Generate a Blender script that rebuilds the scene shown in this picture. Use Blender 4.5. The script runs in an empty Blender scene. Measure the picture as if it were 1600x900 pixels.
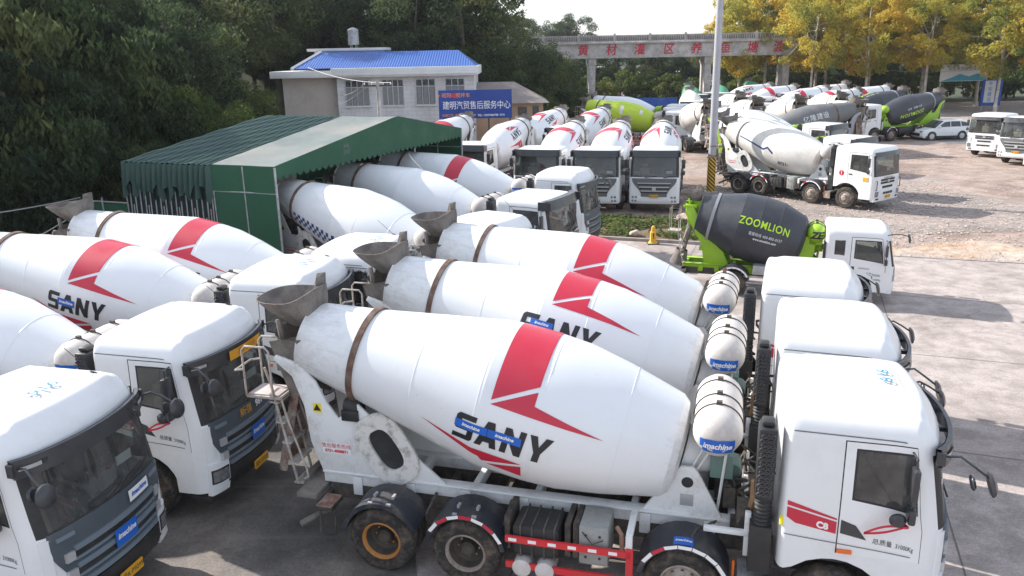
import bpy, bmesh, math, random
from mathutils import Vector, Matrix, noise
R = math.radians
PI = math.pi
random.seed(7)
SC = bpy.context.scene
COL = SC.collection

# ------------------------------------------------------------------ camera, sky, sun, exposure
cam_d = bpy.data.cameras.new('camera')
cam_d.sensor_width = 36.0
cam_d.lens = 36.0 * 1243.9 / 1600.0
cam_d.clip_start = 0.1
cam_d.clip_end = 3000.0
cam = bpy.data.objects.new('camera', cam_d)
COL.objects.link(cam)
cam.matrix_world = Matrix.Translation((0, 0, 7.62)) @ Matrix.Rotation(R(90 - 16.26), 4, 'X') @ Matrix.Rotation(R(-1.14), 4, 'Z')
SC.camera = cam

SUN_EL, SUN_AZ = 33.0, 150.0          # direction towards the sun, azimuth counted from +X
to_sun = Vector((math.cos(R(SUN_EL)) * math.cos(R(SUN_AZ)), math.cos(R(SUN_EL)) * math.sin(R(SUN_AZ)), math.sin(R(SUN_EL))))
world = bpy.data.worlds.new('World')
SC.world = world
world.use_nodes = True
wn = world.node_tree
sky = wn.nodes.new('ShaderNodeTexSky')
sky.sky_type = 'NISHITA'
sky.sun_disc = False
sky.sun_elevation = R(SUN_EL)
sky.sun_rotation = R(90 - SUN_AZ)
sky.air_density = 1.0
sky.dust_density = 1.2
sky.ozone_density = 1.0
wn.nodes['Background'].inputs['Strength'].default_value = 0.122
hz = wn.nodes.new('ShaderNodeMix'); hz.data_type = 'RGBA'; hz.inputs[0].default_value = 0.45
hz.inputs[7].default_value = (7.2, 7.5, 8.2, 1)        # thin bright overcast veil
wn.links.new(sky.outputs[0], hz.inputs[6]); wn.links.new(hz.outputs[2], wn.nodes['Background'].inputs['Color'])
sun_d = bpy.data.lights.new('sun', 'SUN')
sun_d.energy = 5.0
sun_d.angle = R(0.6)
sun_d.color = (1.0, 0.95, 0.88)
sun = bpy.data.objects.new('sun', sun_d)
COL.objects.link(sun)
sun.rotation_euler = to_sun.to_track_quat('Z', 'Y').to_euler()
SC.view_settings.view_transform = 'Standard'
SC.view_settings.look = 'None'
SC.view_settings.gamma = 1.0
SC.view_settings.use_curve_mapping = False
SC.view_settings.exposure = 0.74

# ------------------------------------------------------------------ materials
MATS = {}
def _n(nt, t, **kw):
    n = nt.nodes.new(t)
    for k, v in kw.items():
        setattr(n, k, v)
    return n
def ramp(nt, src, stops):
    r = _n(nt, 'ShaderNodeValToRGB')
    el = r.color_ramp.elements
    while len(el) < len(stops): el.new(0.5)
    for e, (p, c) in zip(el, stops):
        e.position = p
        e.color = (c[0], c[1], c[2], 1) if not isinstance(c, (int, float)) else (c, c, c, 1)
    nt.links.new(src, r.inputs[0])
    return r.outputs[0]
def noise_tex(nt, vec, scale, detail=3, rough=0.6, dist=0.0):
    n = _n(nt, 'ShaderNodeTexNoise')
    n.inputs['Scale'].default_value = scale
    n.inputs['Detail'].default_value = detail
    n.inputs['Roughness'].default_value = rough
    n.inputs['Distortion'].default_value = dist
    nt.links.new(vec, n.inputs['Vector'])
    return n.outputs['Fac']
def mixc(nt, fac, a, b, mode='MIX'):
    m = _n(nt, 'ShaderNodeMix', data_type='RGBA', blend_type=mode)
    for i, s in ((0, fac), (6, a), (7, b)):
        if hasattr(s, 'default_value') or isinstance(s, bpy.types.NodeSocket): nt.links.new(s, m.inputs[i])
        elif i == 0: m.inputs[i].default_value = s
        else: m.inputs[i].default_value = (s[0], s[1], s[2], 1)
    return m.outputs[2]
def mathn(nt, op, a, b=None):
    m = _n(nt, 'ShaderNodeMath', operation=op)
    for i, s in enumerate((a, b)):
        if s is None: continue
        if isinstance(s, bpy.types.NodeSocket): nt.links.new(s, m.inputs[i])
        else: m.inputs[i].default_value = s
    return m.outputs[0]
def bump(nt, h, strength, dist, bs):
    b = _n(nt, 'ShaderNodeBump')
    b.inputs['Strength'].default_value = strength
    b.inputs['Distance'].default_value = dist
    nt.links.new(h, b.inputs['Height'])
    nt.links.new(b.outputs[0], bs.inputs['Normal'])
def new_mat(name):
    m = bpy.data.materials.new(name)
    m.use_nodes = True
    MATS[name] = m
    nt = m.node_tree
    bs = nt.nodes['Principled BSDF']
    tc = _n(nt, 'ShaderNodeTexCoord')
    return m, nt, bs, tc.outputs['Object']
def simple(name, col, rough=0.5, metal=0.0, coat=0.0, dirt=0.25, dcol=(0.16, 0.13, 0.10), dscale=2.2, thr=0.52, bmp=0.0, bscale=30, jit=0.0):
    """a surface colour with patches of dirt of its own shape"""
    m, nt, bs, oc = new_mat(name)
    c = (col[0], col[1], col[2])
    if jit:
        oi = _n(nt, 'ShaderNodeObjectInfo')
        k = mathn(nt, 'MULTIPLY_ADD', oi.outputs['Random'], jit)
        nt.nodes[-1].inputs[2].default_value = 1.0 - jit
        cc = _n(nt, 'ShaderNodeMix', data_type='RGBA', blend_type='MULTIPLY')
        cc.inputs[0].default_value = 1.0
        cc.inputs[6].default_value = (*c, 1)
        nt.links.new(k, cc.inputs[7])
        c = cc.outputs[2]
    if dirt > 0:
        f = noise_tex(nt, oc, dscale, 6, 0.68)
        g = noise_tex(nt, oc, dscale * 9, 3, 0.6)
        f2 = mathn(nt, 'MULTIPLY', mathn(nt, 'ADD', f, mathn(nt, 'MULTIPLY', g, 0.25)), 0.9)
        fac = ramp(nt, f2, [(thr, 0.0), (min(0.99, thr + 0.22), dirt)])
        nt.links.new(mixc(nt, fac, c, dcol), bs.inputs['Base Color'])
        rr = ramp(nt, f2, [(thr - 0.1, rough), (min(0.99, thr + 0.2), min(1, rough + 0.35))])
        nt.links.new(rr, bs.inputs['Roughness'])
    else:
        if isinstance(c, tuple): bs.inputs['Base Color'].default_value = (*c, 1)
        else: nt.links.new(c, bs.inputs['Base Color'])
        bs.inputs['Roughness'].default_value = rough
    bs.inputs['Metallic'].default_value = metal
    bs.inputs['Coat Weight'].default_value = coat
    bs.inputs['Coat Roughness'].default_value = 0.08
    if bmp: bump(nt, noise_tex(nt, oc, bscale, 4, 0.6), bmp, 0.02, bs)
    return m

WHITE = simple('white_paint', (0.78, 0.79, 0.80), 0.32, coat=0.5, dirt=0.16, dcol=(0.42, 0.37, 0.32), dscale=1.3, thr=0.55, jit=0.05)
DRUMW = simple('drum_white_paint', (0.76, 0.78, 0.80), 0.30, coat=0.4, dirt=0.14, dcol=(0.5, 0.46, 0.42), dscale=0.9, thr=0.54, jit=0.05)
DRUMOLD = simple('old_drum_white_paint', (0.74, 0.72, 0.68), 0.45, coat=0.1, dirt=0.45, dcol=(0.42, 0.35, 0.28), dscale=0.8, thr=0.5)
def drum_dirt(m, amount=.38):
    nt = m.node_tree; bs = nt.nodes['Principled BSDF']; tc = _n(nt, 'ShaderNodeTexCoord'); oc = tc.outputs['Object']
    src = bs.inputs['Base Color'].links[0].from_socket
    sp = _n(nt, 'ShaderNodeSeparateXYZ'); nt.links.new(oc, sp.inputs[0])
    rear = ramp(nt, mathn(nt, 'MULTIPLY', sp.outputs[2], 1/6.1), [(.78, .0), (.97, .22), (1.0, .30)])      # cement splash by the hopper
    front = ramp(nt, mathn(nt, 'MULTIPLY', sp.outputs[2], 1/6.1), [(.0, .20), (.06, .0)])
    mp = _n(nt, 'ShaderNodeMapping'); mp.inputs['Scale'].default_value = (9, 9, .9); nt.links.new(oc, mp.inputs[0])
    st = noise_tex(nt, mp.outputs[0], 1.0, 4, .65, .3)
    st2 = noise_tex(nt, oc, 6.5, 6, .75)
    base_ = mathn(nt, 'ADD', mathn(nt, 'ADD', rear, front), mathn(nt, 'MULTIPLY', mathn(nt, 'ADD', st, st2), .5))
    k = ramp(nt, base_, [(.60, .0), (.78, amount)])
    c = mixc(nt, k, src, (.36, .32, .28))
    sp2 = _n(nt, 'ShaderNodeTexVoronoi'); sp2.inputs['Scale'].default_value = 4.2; nt.links.new(oc, sp2.inputs['Vector'])
    dots = ramp(nt, sp2.outputs['Distance'], [(.035, .45), (.05, 0.0)])
    c = mixc(nt, dots, c, (.30, .28, .26))
    nt.links.new(c, bs.inputs['Base Color'])
drum_dirt(DRUMW)
drum_dirt(DRUMOLD, .6)
FRAMEW = simple('white_frame_paint', (0.74, 0.75, 0.75), 0.5, dirt=0.5, dcol=(0.32, 0.26, 0.20), dscale=2.6, thr=0.56)
CRUST = simple('concrete_crusted_steel', (0.115, 0.10, 0.09), 0.85, dirt=0.7, dcol=(0.27, 0.24, 0.215), dscale=3.0, thr=0.42, bmp=0.7, bscale=14)
RAIL = simple('worn_white_tube', (0.50, 0.48, 0.45), 0.6, dirt=0.8, dcol=(0.25, 0.18, 0.13), dscale=6, thr=0.45)
RUSTC = simple('rusty_roller_band', (0.13, 0.07, 0.05), 0.65, metal=0.2, dirt=0.7, dcol=(0.30, 0.26, 0.22), dscale=5, thr=0.5, bmp=0.3)
RUSTIN = simple('rust_stained_steel', (0.17, 0.08, 0.055), 0.8, dirt=0.9, dcol=(0.42, 0.38, 0.34), dscale=3, thr=0.47, bmp=0.4)
RED = simple('red_decal', (0.52, 0.012, 0.042), 0.35, coat=0.3, dirt=0.08, dcol=(0.4, 0.2, 0.2))
REDR = simple('red_guard_paint', (0.62, 0.02, 0.03), 0.4, dirt=0.25)
BLACKD = simple('black_decal', (0.016, 0.018, 0.022), 0.4, dirt=0)
BLACK = simple('black_plastic', (0.018, 0.019, 0.021), 0.42, dirt=0.35, dcol=(0.10, 0.09, 0.08), dscale=4)
VISOR = simple('visor_plastic', (0.030, 0.032, 0.038), 0.25, coat=0.3, dirt=0.25, dcol=(0.12, 0.11, 0.10))
FENDER = simple('black_fender_plastic', (0.020, 0.024, 0.036), 0.38, dirt=0.55, dcol=(0.16, 0.14, 0.12), dscale=3, thr=0.52)
CHASSIS = simple('dark_chassis', (0.035, 0.035, 0.036), 0.7, dirt=0.7, dcol=(0.16, 0.13, 0.10), dscale=5, thr=0.45)
TYRE = simple('tyre_rubber', (0.022, 0.021, 0.020), 0.85, dirt=0.75, dcol=(0.17, 0.13, 0.10), dscale=4, thr=0.5, bmp=0.2)
RIMG = simple('grey_rim', (0.36, 0.31, 0.27), 0.55, metal=0.2, dirt=0.7, dcol=(0.16, 0.10, 0.07), dscale=6, thr=0.48)
RIMO = simple('orange_rim', (0.50, 0.20, 0.035), 0.5, dirt=0.6, dcol=(0.16, 0.10, 0.06), dscale=6, thr=0.5)
RIMD = simple('dark_rim_dish', (0.05, 0.042, 0.036), 0.7, dirt=0.5)
SLATE = simple('slate_grille_plastic', (0.060, 0.078, 0.095), 0.35, coat=0.2, dirt=0.2, dcol=(0.18, 0.17, 0.16))
SLATEL = simple('light_slate_trim', (0.16, 0.20, 0.24), 0.3, coat=0.2, dirt=0.2)
GREYG = simple('grey_grille_plastic', (0.13, 0.14, 0.15), 0.4, dirt=0.3)
SILVER = simple('silver_trim', (0.55, 0.56, 0.57), 0.3, metal=0.5, dirt=0.3)
STEEL = simple('galvanised_steel', (0.42, 0.43, 0.44), 0.45, metal=0.4, dirt=0.5, dscale=5)
ALU = simple('grey_battery_box', (0.30, 0.31, 0.30), 0.55, metal=0.1, dirt=0.4, dscale=4)
TANKW = simple('tank_off_white', (0.60, 0.57, 0.55), 0.45, dirt=0.5, dcol=(0.38, 0.32, 0.27), dscale=2.0, thr=0.48)
TEAL = simple('green_pump_paint', (0.13, 0.22, 0.20), 0.5, dirt=0.4)
LIME = simple('lime_paint', (0.30, 0.52, 0.015), 0.35, coat=0.2, dirt=0.2, dcol=(0.2, 0.2, 0.08))
LIMED = simple('lime_drum_paint', (0.46, 0.62, 0.02), 0.4, dirt=0.35, dcol=(0.5, 0.5, 0.32))
LIMET = simple('lime_lettering', (0.52, 0.78, 0.02), 0.4, dirt=0)
DGREY = simple('dark_grey_drum', (0.032, 0.036, 0.046), 0.38, coat=0.15, dirt=0.22, dcol=(0.16, 0.16, 0.17), dscale=1.6, thr=0.5)
MGREY = simple('mid_grey_drum', (0.14, 0.145, 0.15), 0.45, dirt=0.4, dcol=(0.26, 0.24, 0.22))
LGREY = simple('light_grey_drum', (0.33, 0.34, 0.36), 0.4, dirt=0.3, dcol=(0.2, 0.19, 0.19))
GREEND = simple('green_drum', (0.06, 0.30, 0.17), 0.45, dirt=0.3, dcol=(0.3, 0.35, 0.3))
BLUEL = simple('blue_decal', (0.02, 0.045, 0.17), 0.4, dirt=0)
BLUES = simple('blue_sticker', (0.012, 0.12, 0.52), 0.4, dirt=0)
SKYB = simple('sky_blue_logo', (0.10, 0.50, 0.80), 0.4, dirt=0)
WHITET = simple('white_lettering', (0.80, 0.80, 0.80), 0.4, dirt=0)
YPLATE = simple('yellow_plate', (0.75, 0.36, 0.02), 0.4, dirt=0.15)
YELLOW = simple('yellow_marker', (0.85, 0.72, 0.03), 0.4, dirt=0)
ORANGE = simple('orange_lens', (0.75, 0.16, 0.02), 0.25, dirt=0)
SEATC = simple('beige_seat_cloth', (0.42, 0.35, 0.25), 0.8, dirt=0.2)
DASH = simple('dark_interior', (0.045, 0.045, 0.048), 0.7, dirt=0.1)
LENS = simple('headlamp_lens', (0.30, 0.31, 0.32), 0.12, metal=0.5, coat=1.0, dirt=0.2, dscale=8)
BLUETXT = simple('faded_blue_number', (0.06, 0.22, 0.30), 0.5, dirt=0)

def glass_mat(name, tint, fr=0.02):
    m = bpy.data.materials.new(name); m.use_nodes = True; nt = m.node_tree
    nt.nodes.remove(nt.nodes['Principled BSDF'])
    out = nt.nodes['Material Output']
    tr = _n(nt, 'ShaderNodeBsdfTransparent'); tr.inputs[0].default_value = (*tint, 1)
    gl = _n(nt, 'ShaderNodeBsdfGlossy'); gl.inputs['Roughness'].default_value = fr
    fz = _n(nt, 'ShaderNodeFresnel'); fz.inputs[0].default_value = 1.7
    mx = _n(nt, 'ShaderNodeMixShader')
    geo = _n(nt, 'ShaderNodeNewGeometry')
    k = mathn(nt, 'MULTIPLY', fz.outputs[0], mathn(nt, 'SUBTRACT', 1.0, geo.outputs['Backfacing']))
    df = _n(nt, 'ShaderNodeBsdfDiffuse'); df.inputs[0].default_value = (.45, .45, .44, 1); dm = _n(nt, 'ShaderNodeMixShader')
    tcg = _n(nt, 'ShaderNodeTexCoord'); pale_sheen = ramp(nt, noise_tex(nt, tcg.outputs['Object'], 1.8, 5, .65), [(.35, .05), (.75, .22)]); nt.links.new(pale_sheen, dm.inputs[0])      # patchy pale grey in the glass, standing in for reflections
    nt.links.new(tr.outputs[0], dm.inputs[1]); nt.links.new(df.outputs[0], dm.inputs[2])
    nt.links.new(k, mx.inputs[0]); nt.links.new(dm.outputs[0], mx.inputs[1]); nt.links.new(gl.outputs[0], mx.inputs[2])
    nt.links.new(mx.outputs[0], out.inputs[0])
    MATS[name] = m
    return m
GLASS = glass_mat('cab_glass', (0.52, 0.58, 0.56))
# painted shell: paint outside, dark lining inside
def shell_mat():
    m = WHITE.copy(); m.name = 'cab_shell_paint'; nt = m.node_tree
    bs = nt.nodes['Principled BSDF']; out = nt.nodes['Material Output']
    df = _n(nt, 'ShaderNodeBsdfDiffuse'); df.inputs[0].default_value = (0.06, 0.06, 0.06, 1)
    geo = _n(nt, 'ShaderNodeNewGeometry'); mx = _n(nt, 'ShaderNodeMixShader')
    nt.links.new(geo.outputs['Backfacing'], mx.inputs[0]); nt.links.new(bs.outputs[0], mx.inputs[1]); nt.links.new(df.outputs[0], mx.inputs[2])
    nt.links.new(mx.outputs[0], out.inputs[0])
    return m
SHELL = shell_mat()

# ------------------------------------------------------------------ mesh building
class MB:
    def __init__(s):
        s.v = []; s.f = []; s.m = []; s.sm = []
    def face(s, idx, mi=0, smooth=False):
        s.f.append(tuple(idx)); s.m.append(mi); s.sm.append(smooth)
    def add(s, verts, faces, mi=0, smooth=False, M=None):
        o = len(s.v)
        if M is None: s.v += [tuple(p) for p in verts]
        else: s.v += [tuple(M @ Vector(p)) for p in verts]
        for f in faces: s.face([o + i for i in f], mi, smooth)
        return s
    def box(s, x0, x1, y0, y1, z0, z1, mi=0, M=None):
        v = [(x0,y0,z0),(x1,y0,z0),(x1,y1,z0),(x0,y1,z0),(x0,y0,z1),(x1,y0,z1),(x1,y1,z1),(x0,y1,z1)]
        return s.add(v, [(0,3,2,1),(4,5,6,7),(0,1,5,4),(1,2,6,5),(2,3,7,6),(3,0,4,7)], mi, False, M)
    def prism(s, poly, y0, y1, mi=0, axis='y', M=None):
        """polygon (a,b) extruded; axis y: (x,z); axis x: (y,z); axis z: (x,y)"""
        n = len(poly)
        def P(a, b, h): return {'y': (a, h, b), 'x': (h, a, b), 'z': (a, b, h)}[axis]
        v = [P(a, b, y0) for a, b in poly] + [P(a, b, y1) for a, b in poly]
        fs = [tuple(range(n)), tuple(range(2*n-1, n-1, -1))] + [(i, (i+1) % n, n+(i+1) % n, n+i) for i in range(n)]
        return s.add(v, fs, mi, False, M)
    def tube(s, pts, r, seg=8, mi=0, closed=False, cap=True, M=None):
        pts = [Vector(p) for p in pts]; n = len(pts); rr = r if isinstance(r, (list, tuple)) else [r]*n
        verts = []; up = None
        for i, p in enumerate(pts):
            if closed: t = (pts[(i+1) % n] - pts[i-1])
            else: t = pts[min(i+1, n-1)] - pts[max(i-1, 0)]
            t = t.normalized() if t.length > 1e-9 else Vector((0, 0, 1))
            if up is None:
                up = Vector((0, 0, 1)) if abs(t.z) < 0.9 else Vector((1, 0, 0))
            a = t.cross(up)
            if a.length < 1e-6: a = t.cross(Vector((0, 1, 0)))
            a.normalize(); b = a.cross(t).normalized(); up = b
            for k in range(seg):
                q = 2*PI*k/seg
                verts.append(p + (a*math.cos(q) + b*math.sin(q))*rr[i])
        fs = []
        for i in range(n if closed else n-1):
            j = (i+1) % n
            for k in range(seg):
                l = (k+1) % seg
                fs.append((i*seg+k, i*seg+l, j*seg+l, j*seg+k))
        s.add(verts, fs, mi, True, M)
        if cap and not closed:
            o = len(s.v) - len(verts)
            s.face([o+k for k in range(seg-1, -1, -1)], mi); s.face([o+(n-1)*seg+k for k in range(seg)], mi)
        return s
    def lathe(s, prof, seg=32, mi=0, M=None, smooth=True, mis=None, a0=0, a1=2*PI):
        """prof: (r, h) about local z"""
        full = abs(a1-a0-2*PI) < 1e-6; ns = seg if full else seg+1
        verts = []
        for r, h in prof:
            for k in range(ns):
                q = a0+(a1-a0)*k/seg
                verts.append((r*math.cos(q), r*math.sin(q), h))
        o = len(s.v)
        s.add(verts, [], 0, False, M)
        for i in range(len(prof)-1):
            for k in range(seg):
                l = (k+1) % ns if full else k+1
                s.face([o+i*ns+k, o+i*ns+l, o+(i+1)*ns+l, o+(i+1)*ns+k], (mis[i] if mis else mi), smooth)
        return s
    def grid(s, fn, nu, nv, mi=0, smooth=True, M=None):
        verts = [fn(i/nu, j/nv) for i in range(nu+1) for j in range(nv+1)]
        fs = [(i*(nv+1)+j, (i+1)*(nv+1)+j, (i+1)*(nv+1)+j+1, i*(nv+1)+j+1) for i in range(nu) for j in range(nv)]
        return s.add(verts, fs, mi, smooth, M)
    def mesh(s, name, mats, bev=0.0, sharp=35, recalc=True, weld=True):
        me = bpy.data.meshes.new(name)
        me.from_pydata(s.v, [], s.f)
        for m in mats: me.materials.append(m)
        me.polygons.foreach_set('material_index', s.m)
        me.polygons.foreach_set('use_smooth', s.sm)
        me.update()
        if weld or bev or recalc:
            bm = bmesh.new(); bm.from_mesh(me)
            if weld: bmesh.ops.remove_doubles(bm, verts=bm.verts, dist=0.0004)
            if recalc: bmesh.ops.recalc_face_normals(bm, faces=bm.faces)
            if bev:
                es = [e for e in bm.edges if len(e.link_faces) == 2 and e.calc_face_angle(0) > 0.6]
                if es: bmesh.ops.bevel(bm, geom=es, offset=bev, segments=2, affect='EDGES', profile=0.5, clamp_overlap=True)
            bm.to_mesh(me); bm.free()
        if bev:
            me.polygons.foreach_set('use_smooth', [True]*len(me.polygons))
        if any(s.sm) or bev:
            me.set_sharp_from_angle(angle=R(sharp))
        return me
    def build(s, name, mats, parent=None, bev=0.0, sharp=35, loc=None, **kw):
        if not isinstance(mats, (list, tuple)): mats = [mats]
        return put(name, s.mesh(name, mats, bev, sharp, **kw), parent, loc)
def put(name, me, parent=None, loc=None, rot=None):
    o = bpy.data.objects.new(name, me)
    COL.objects.link(o)
    if parent: o.parent = parent
    if loc is not None: o.location = loc
    if rot is not None: o.rotation_euler = rot
    return o
def tag(o, label=None, cat=None, group=None, kind=None):
    if label: o['label'] = label
    if cat: o['category'] = cat
    if group: o['group'] = group
    if kind: o['kind'] = kind
    return o
def empty(name, loc=(0, 0, 0), rz=0.0):
    o = bpy.data.objects.new(name, None); COL.objects.link(o)
    o.location = loc; o.rotation_euler = (0, 0, rz)
    o.empty_display_size = 0.5
    return o
KIDS = {}
def copy_tree(o, parent=None):
    c = o.copy(); COL.objects.link(c)
    if parent: c.parent = parent
    for ch in list(o.children): copy_tree(ch, c)
    return c

# text as 2-D triangles: cached
_T = {}
def text2d(s, size=1.0, bold=0.0, space=1.0, align='CENTER', sx=1.0, shear=0.0):
    if any(ord(ch) > 0x3000 for ch in s): bold = 0.0
    key = (s, size, bold, space, align, sx, shear)
    if key in _T: return _T[key]
    c = bpy.data.curves.new('tmp', 'FONT'); c.body = s; c.size = size; c.offset = bold; c.space_character = space
    c.align_x = align; c.align_y = 'CENTER'; c.shear = shear; c.resolution_u = 3; c.fill_mode = 'FRONT'
    o = bpy.data.objects.new('tmp', c); COL.objects.link(o)
    dg = bpy.context.evaluated_depsgraph_get()
    me = bpy.data.meshes.new_from_object(o.evaluated_get(dg))
    v = [(p.co.x*sx, p.co.y) for p in me.vertices]; f = [tuple(p.vertices) for p in me.polygons]
    bpy.data.objects.remove(o); bpy.data.meshes.remove(me); bpy.data.curves.remove(c)
    _T[key] = (v, f)
    return _T[key]
def flat_text(mb, s, size, fn, mi=0, **kw):
    """fn maps (u,v) to a 3-D point"""
    v, f = text2d(s, size, **kw)
    mb.add([fn(a, b) for a, b in v], f, mi)
def subdivided(polys, d):
    """2-D polygons -> triangles with short edges"""
    bm = bmesh.new()
    for poly in polys:
        vs = [bm.verts.new((a, b, 0)) for a, b in poly]
        try: bm.faces.new(vs)
        except ValueError: pass
    bm.normal_update()
    bmesh.ops.triangulate(bm, faces=bm.faces)
    for _ in range(7):
        es = [e for e in bm.edges if e.calc_length() > d]
        if not es: break
        bmesh.ops.subdivide_edges(bm, edges=es, cuts=1)
        bmesh.ops.triangulate(bm, faces=bm.faces)
    bm.verts.index_update()
    v = [(p.co.x, p.co.y) for p in bm.verts]; f = [tuple(q.index for q in p.verts) for p in bm.faces]
    bm.free()
    return v, f
def tri_sub(v, f, d):
    bm = bmesh.new()
    vs = [bm.verts.new((a, b, 0)) for a, b in v]
    for q in f:
        try: bm.faces.new([vs[i] for i in q])
        except ValueError: pass
    for _ in range(5):
        es = [e for e in bm.edges if e.calc_length() > d]
        if not es: break
        bmesh.ops.subdivide_edges(bm, edges=es, cuts=1)
        bmesh.ops.triangulate(bm, faces=bm.faces)
    bm.verts.index_update()
    v = [(p.co.x, p.co.y) for p in bm.verts]; f = [tuple(q.index for q in p.verts) for p in bm.faces]
    bm.free()
    return v, f
LETTERS = {
 'S': [[(1,1),(.12,1),(0,.9),(0,.5),(.1,.4),(.70,.4),(.70,.2),(0,.2),(0,0),(.9,0),(1,.1),(1,.5),(.9,.6),(.30,.6),(.30,.8),(1,.8)]],
 'A': [[(-.04,0),(.32,1),(.68,1),(1.04,0),(.72,0),(.65,.2),(.35,.2),(.28,0)]],
 'N': [[(0,0),(0,1),(.3,1),(.7,.45),(.7,1),(1,1),(1,0),(.7,0),(.3,.53),(.3,0)]],
 'Y': [[(.34,0),(.34,.38),(-.05,1),(.3,1),(.5,.62),(.7,1),(1.05,1),(.66,.38),(.66,0)]],
}
def block_word(word, w, h, gap, shear=0.12):
    out = []; x = 0
    for ch in word:
        for poly in LETTERS[ch]: out.append([(x + a*w + b*h*shear, b*h) for a, b in poly])
        x += w + gap
    return out, x - gap
def round_poly(x0, x1, z0, z1, r, n=4):
    pts = []
    for cx, cz, a in ((x1-r, z1-r, 0), (x0+r, z1-r, 90), (x0+r, z0+r, 180), (x1-r, z0+r, 270)):
        for k in range(n+1):
            q = R(a + 90*k/n); pts.append((cx + r*math.cos(q), cz + r*math.sin(q)))
    return pts
# ------------------------------------------------------------------ cab
def smooth(a, b, x):
    t = max(0.0, min(1.0, (x-a)/(b-a))); return t*t*(3-2*t)
def sym(l): return sorted(set([-a for a in l] + list(l)))

def cab_shape(S):
    L, W, ZT, ZB = S['L'], S['W'], S['ZT'], S['ZB']
    rx, ry, rz = S.get('rf', 0.30), S.get('rs', 0.20), S.get('rt', 0.24)
    ax, ar, az = S['ax'], S['ar'], S['az']          # wheel arch
    zr = S['zrow']                                   # rows below this one follow the arch
    lean, plan = S.get('lean', 0.15), S.get('plan', 0.14)
    sill = S['sill']; crown = S.get('crown', 0.08); drop = S.get('drop', 0.12)
    def zb(x):
        if x > ax + ar*0.93: return ZB
        if x < ax - ar*0.9: return S.get('zrear', 1.0)
        return max(S.get('zrear', ZB) if x < ax else ZB, az + math.sqrt(max(0, ar*ar-(x-ax)**2)))
    def f(p):
        x, y, z = p
        lo = (-L+0.10, -W+ry, ZB+0.03); hi = (-rx, W-ry, ZT-rz)
        rl = (0.10, ry, 0.03); rh = (rx, ry, rz)
        q = []; d = []
        for i, c in enumerate((x, y, z)):
            if c < lo[i]: q.append(lo[i]); d.append(((c-lo[i])/rl[i], rl[i]))
            elif c > hi[i]: q.append(hi[i]); d.append(((c-hi[i])/rh[i], rh[i]))
            else: q.append(c); d.append((0.0, 1.0))
        n = math.sqrt(sum(a*a for a, _ in d)); m = max(abs(a) for a, _ in d)
        k = m/n if n > 1e-9 else 0
        x, y, z = [q[i] + d[i][0]*k*d[i][1] for i in range(3)]
        z0 = z
        # arch
        if z < zr:
            b = zb(p[0]); z = b + (z-ZB)/(zr-ZB)*(zr-b)
        # sill slopes down towards the front
        if abs(p[1]) > W-0.02 or True:
            wz = max(0, 1-abs(p[2]-sill)/0.35) if abs(p[1]) >= W-0.001 else 0
            z -= wz*S.get('sillslope', 0.14)*max(-0.8, min(0.8, (p[0]+S['smid'])))
        fr = smooth(-0.95, -0.05, p[0])
        x -= lean*max(0, z0-S['zlean'])*fr
        x -= 0.05*max(0, 1.0-z0)*fr
        x -= plan*(y/W)**2*fr
        y *= 1-0.035*smooth(1.9, ZT, z0)
        tz = smooth(ZT-0.55, ZT-0.1, z0)
        z += crown*(1-(y/W)**2)*tz
        z -= drop*(max(0, (x+0.95)/0.95)**2)*tz
        if S.get('ridge'):
            z += 0.06*smooth(0.93, 0.80, abs(y))*smooth(-L+0.10, -L+0.36, x)*smooth(-0.25, -0.6, x)*smooth(ZT-0.1, ZT-0.01, z0)
        return (x, y, z)
    return f

CABS = {
 'long': dict(L=2.15, W=1.22, ZT=3.22, ZB=0.55, rf=0.26, rs=0.24, rt=0.30, ax=-1.45, ar=0.72, az=0.54, zrow=1.36, zlean=1.75, sill=2.12, smid=0.85, zrear=1.02,
    win=(-1.27, -0.34, 2.12, 2.82), door=(-1.42, -0.27, 1.36, 2.93), shield=(1.02, 1.86, 2.78), ridge=True, lean=0.17, drop=0.17, front='slotted', plan=0.21),
 'standard': dict(L=2.1, W=1.22, ZT=3.08, ZB=0.5, rf=0.2, rs=0.15, rt=0.2, ax=-1.45, ar=0.72, az=0.54, zrow=1.36, zlean=1.75, sill=2.02, smid=1.0, zrear=1.0,
    win=(-1.40, -0.38, 2.02, 2.72), door=(-1.55, -0.32, 1.36, 2.84), shield=(1.04, 1.84, 2.80), lean=0.15, drop=0.10, crown=0.05, front='bars', plan=0.08),
 'square': dict(L=2.2, W=1.22, ZT=3.02, ZB=0.55, rf=0.16, rs=0.14, rt=0.18, ax=-1.45, ar=0.74, az=0.54, zrow=1.38, zlean=1.65, sill=1.95, smid=0.9, zrear=1.05,
    win=(-1.30, -0.35, 1.95, 2.66), door=(-1.42, -0.28, 1.38, 2.78), shield=(1.06, 1.72, 2.66), lean=0.12, drop=0.04, crown=0.04, front='mesh', plan=0.06),
 'small': dict(L=2.05, W=1.02, ZT=2.36, ZB=0.42, rf=0.2, rs=0.14, rt=0.17, ax=-1.12, ar=0.56, az=0.42, zrow=1.08, zlean=1.25, sill=1.45, smid=0.8, zrear=0.72,
    win=(-1.18, -0.30, 1.45, 2.02), door=(-1.30, -0.24, 1.08, 2.12), shield=(0.86, 1.30, 2.04), lean=0.2, drop=0.06, crown=0.04, front='small', plan=0.08, rearwin=(-1.78, -1.48, 1.5, 1.95)),
}

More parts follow.
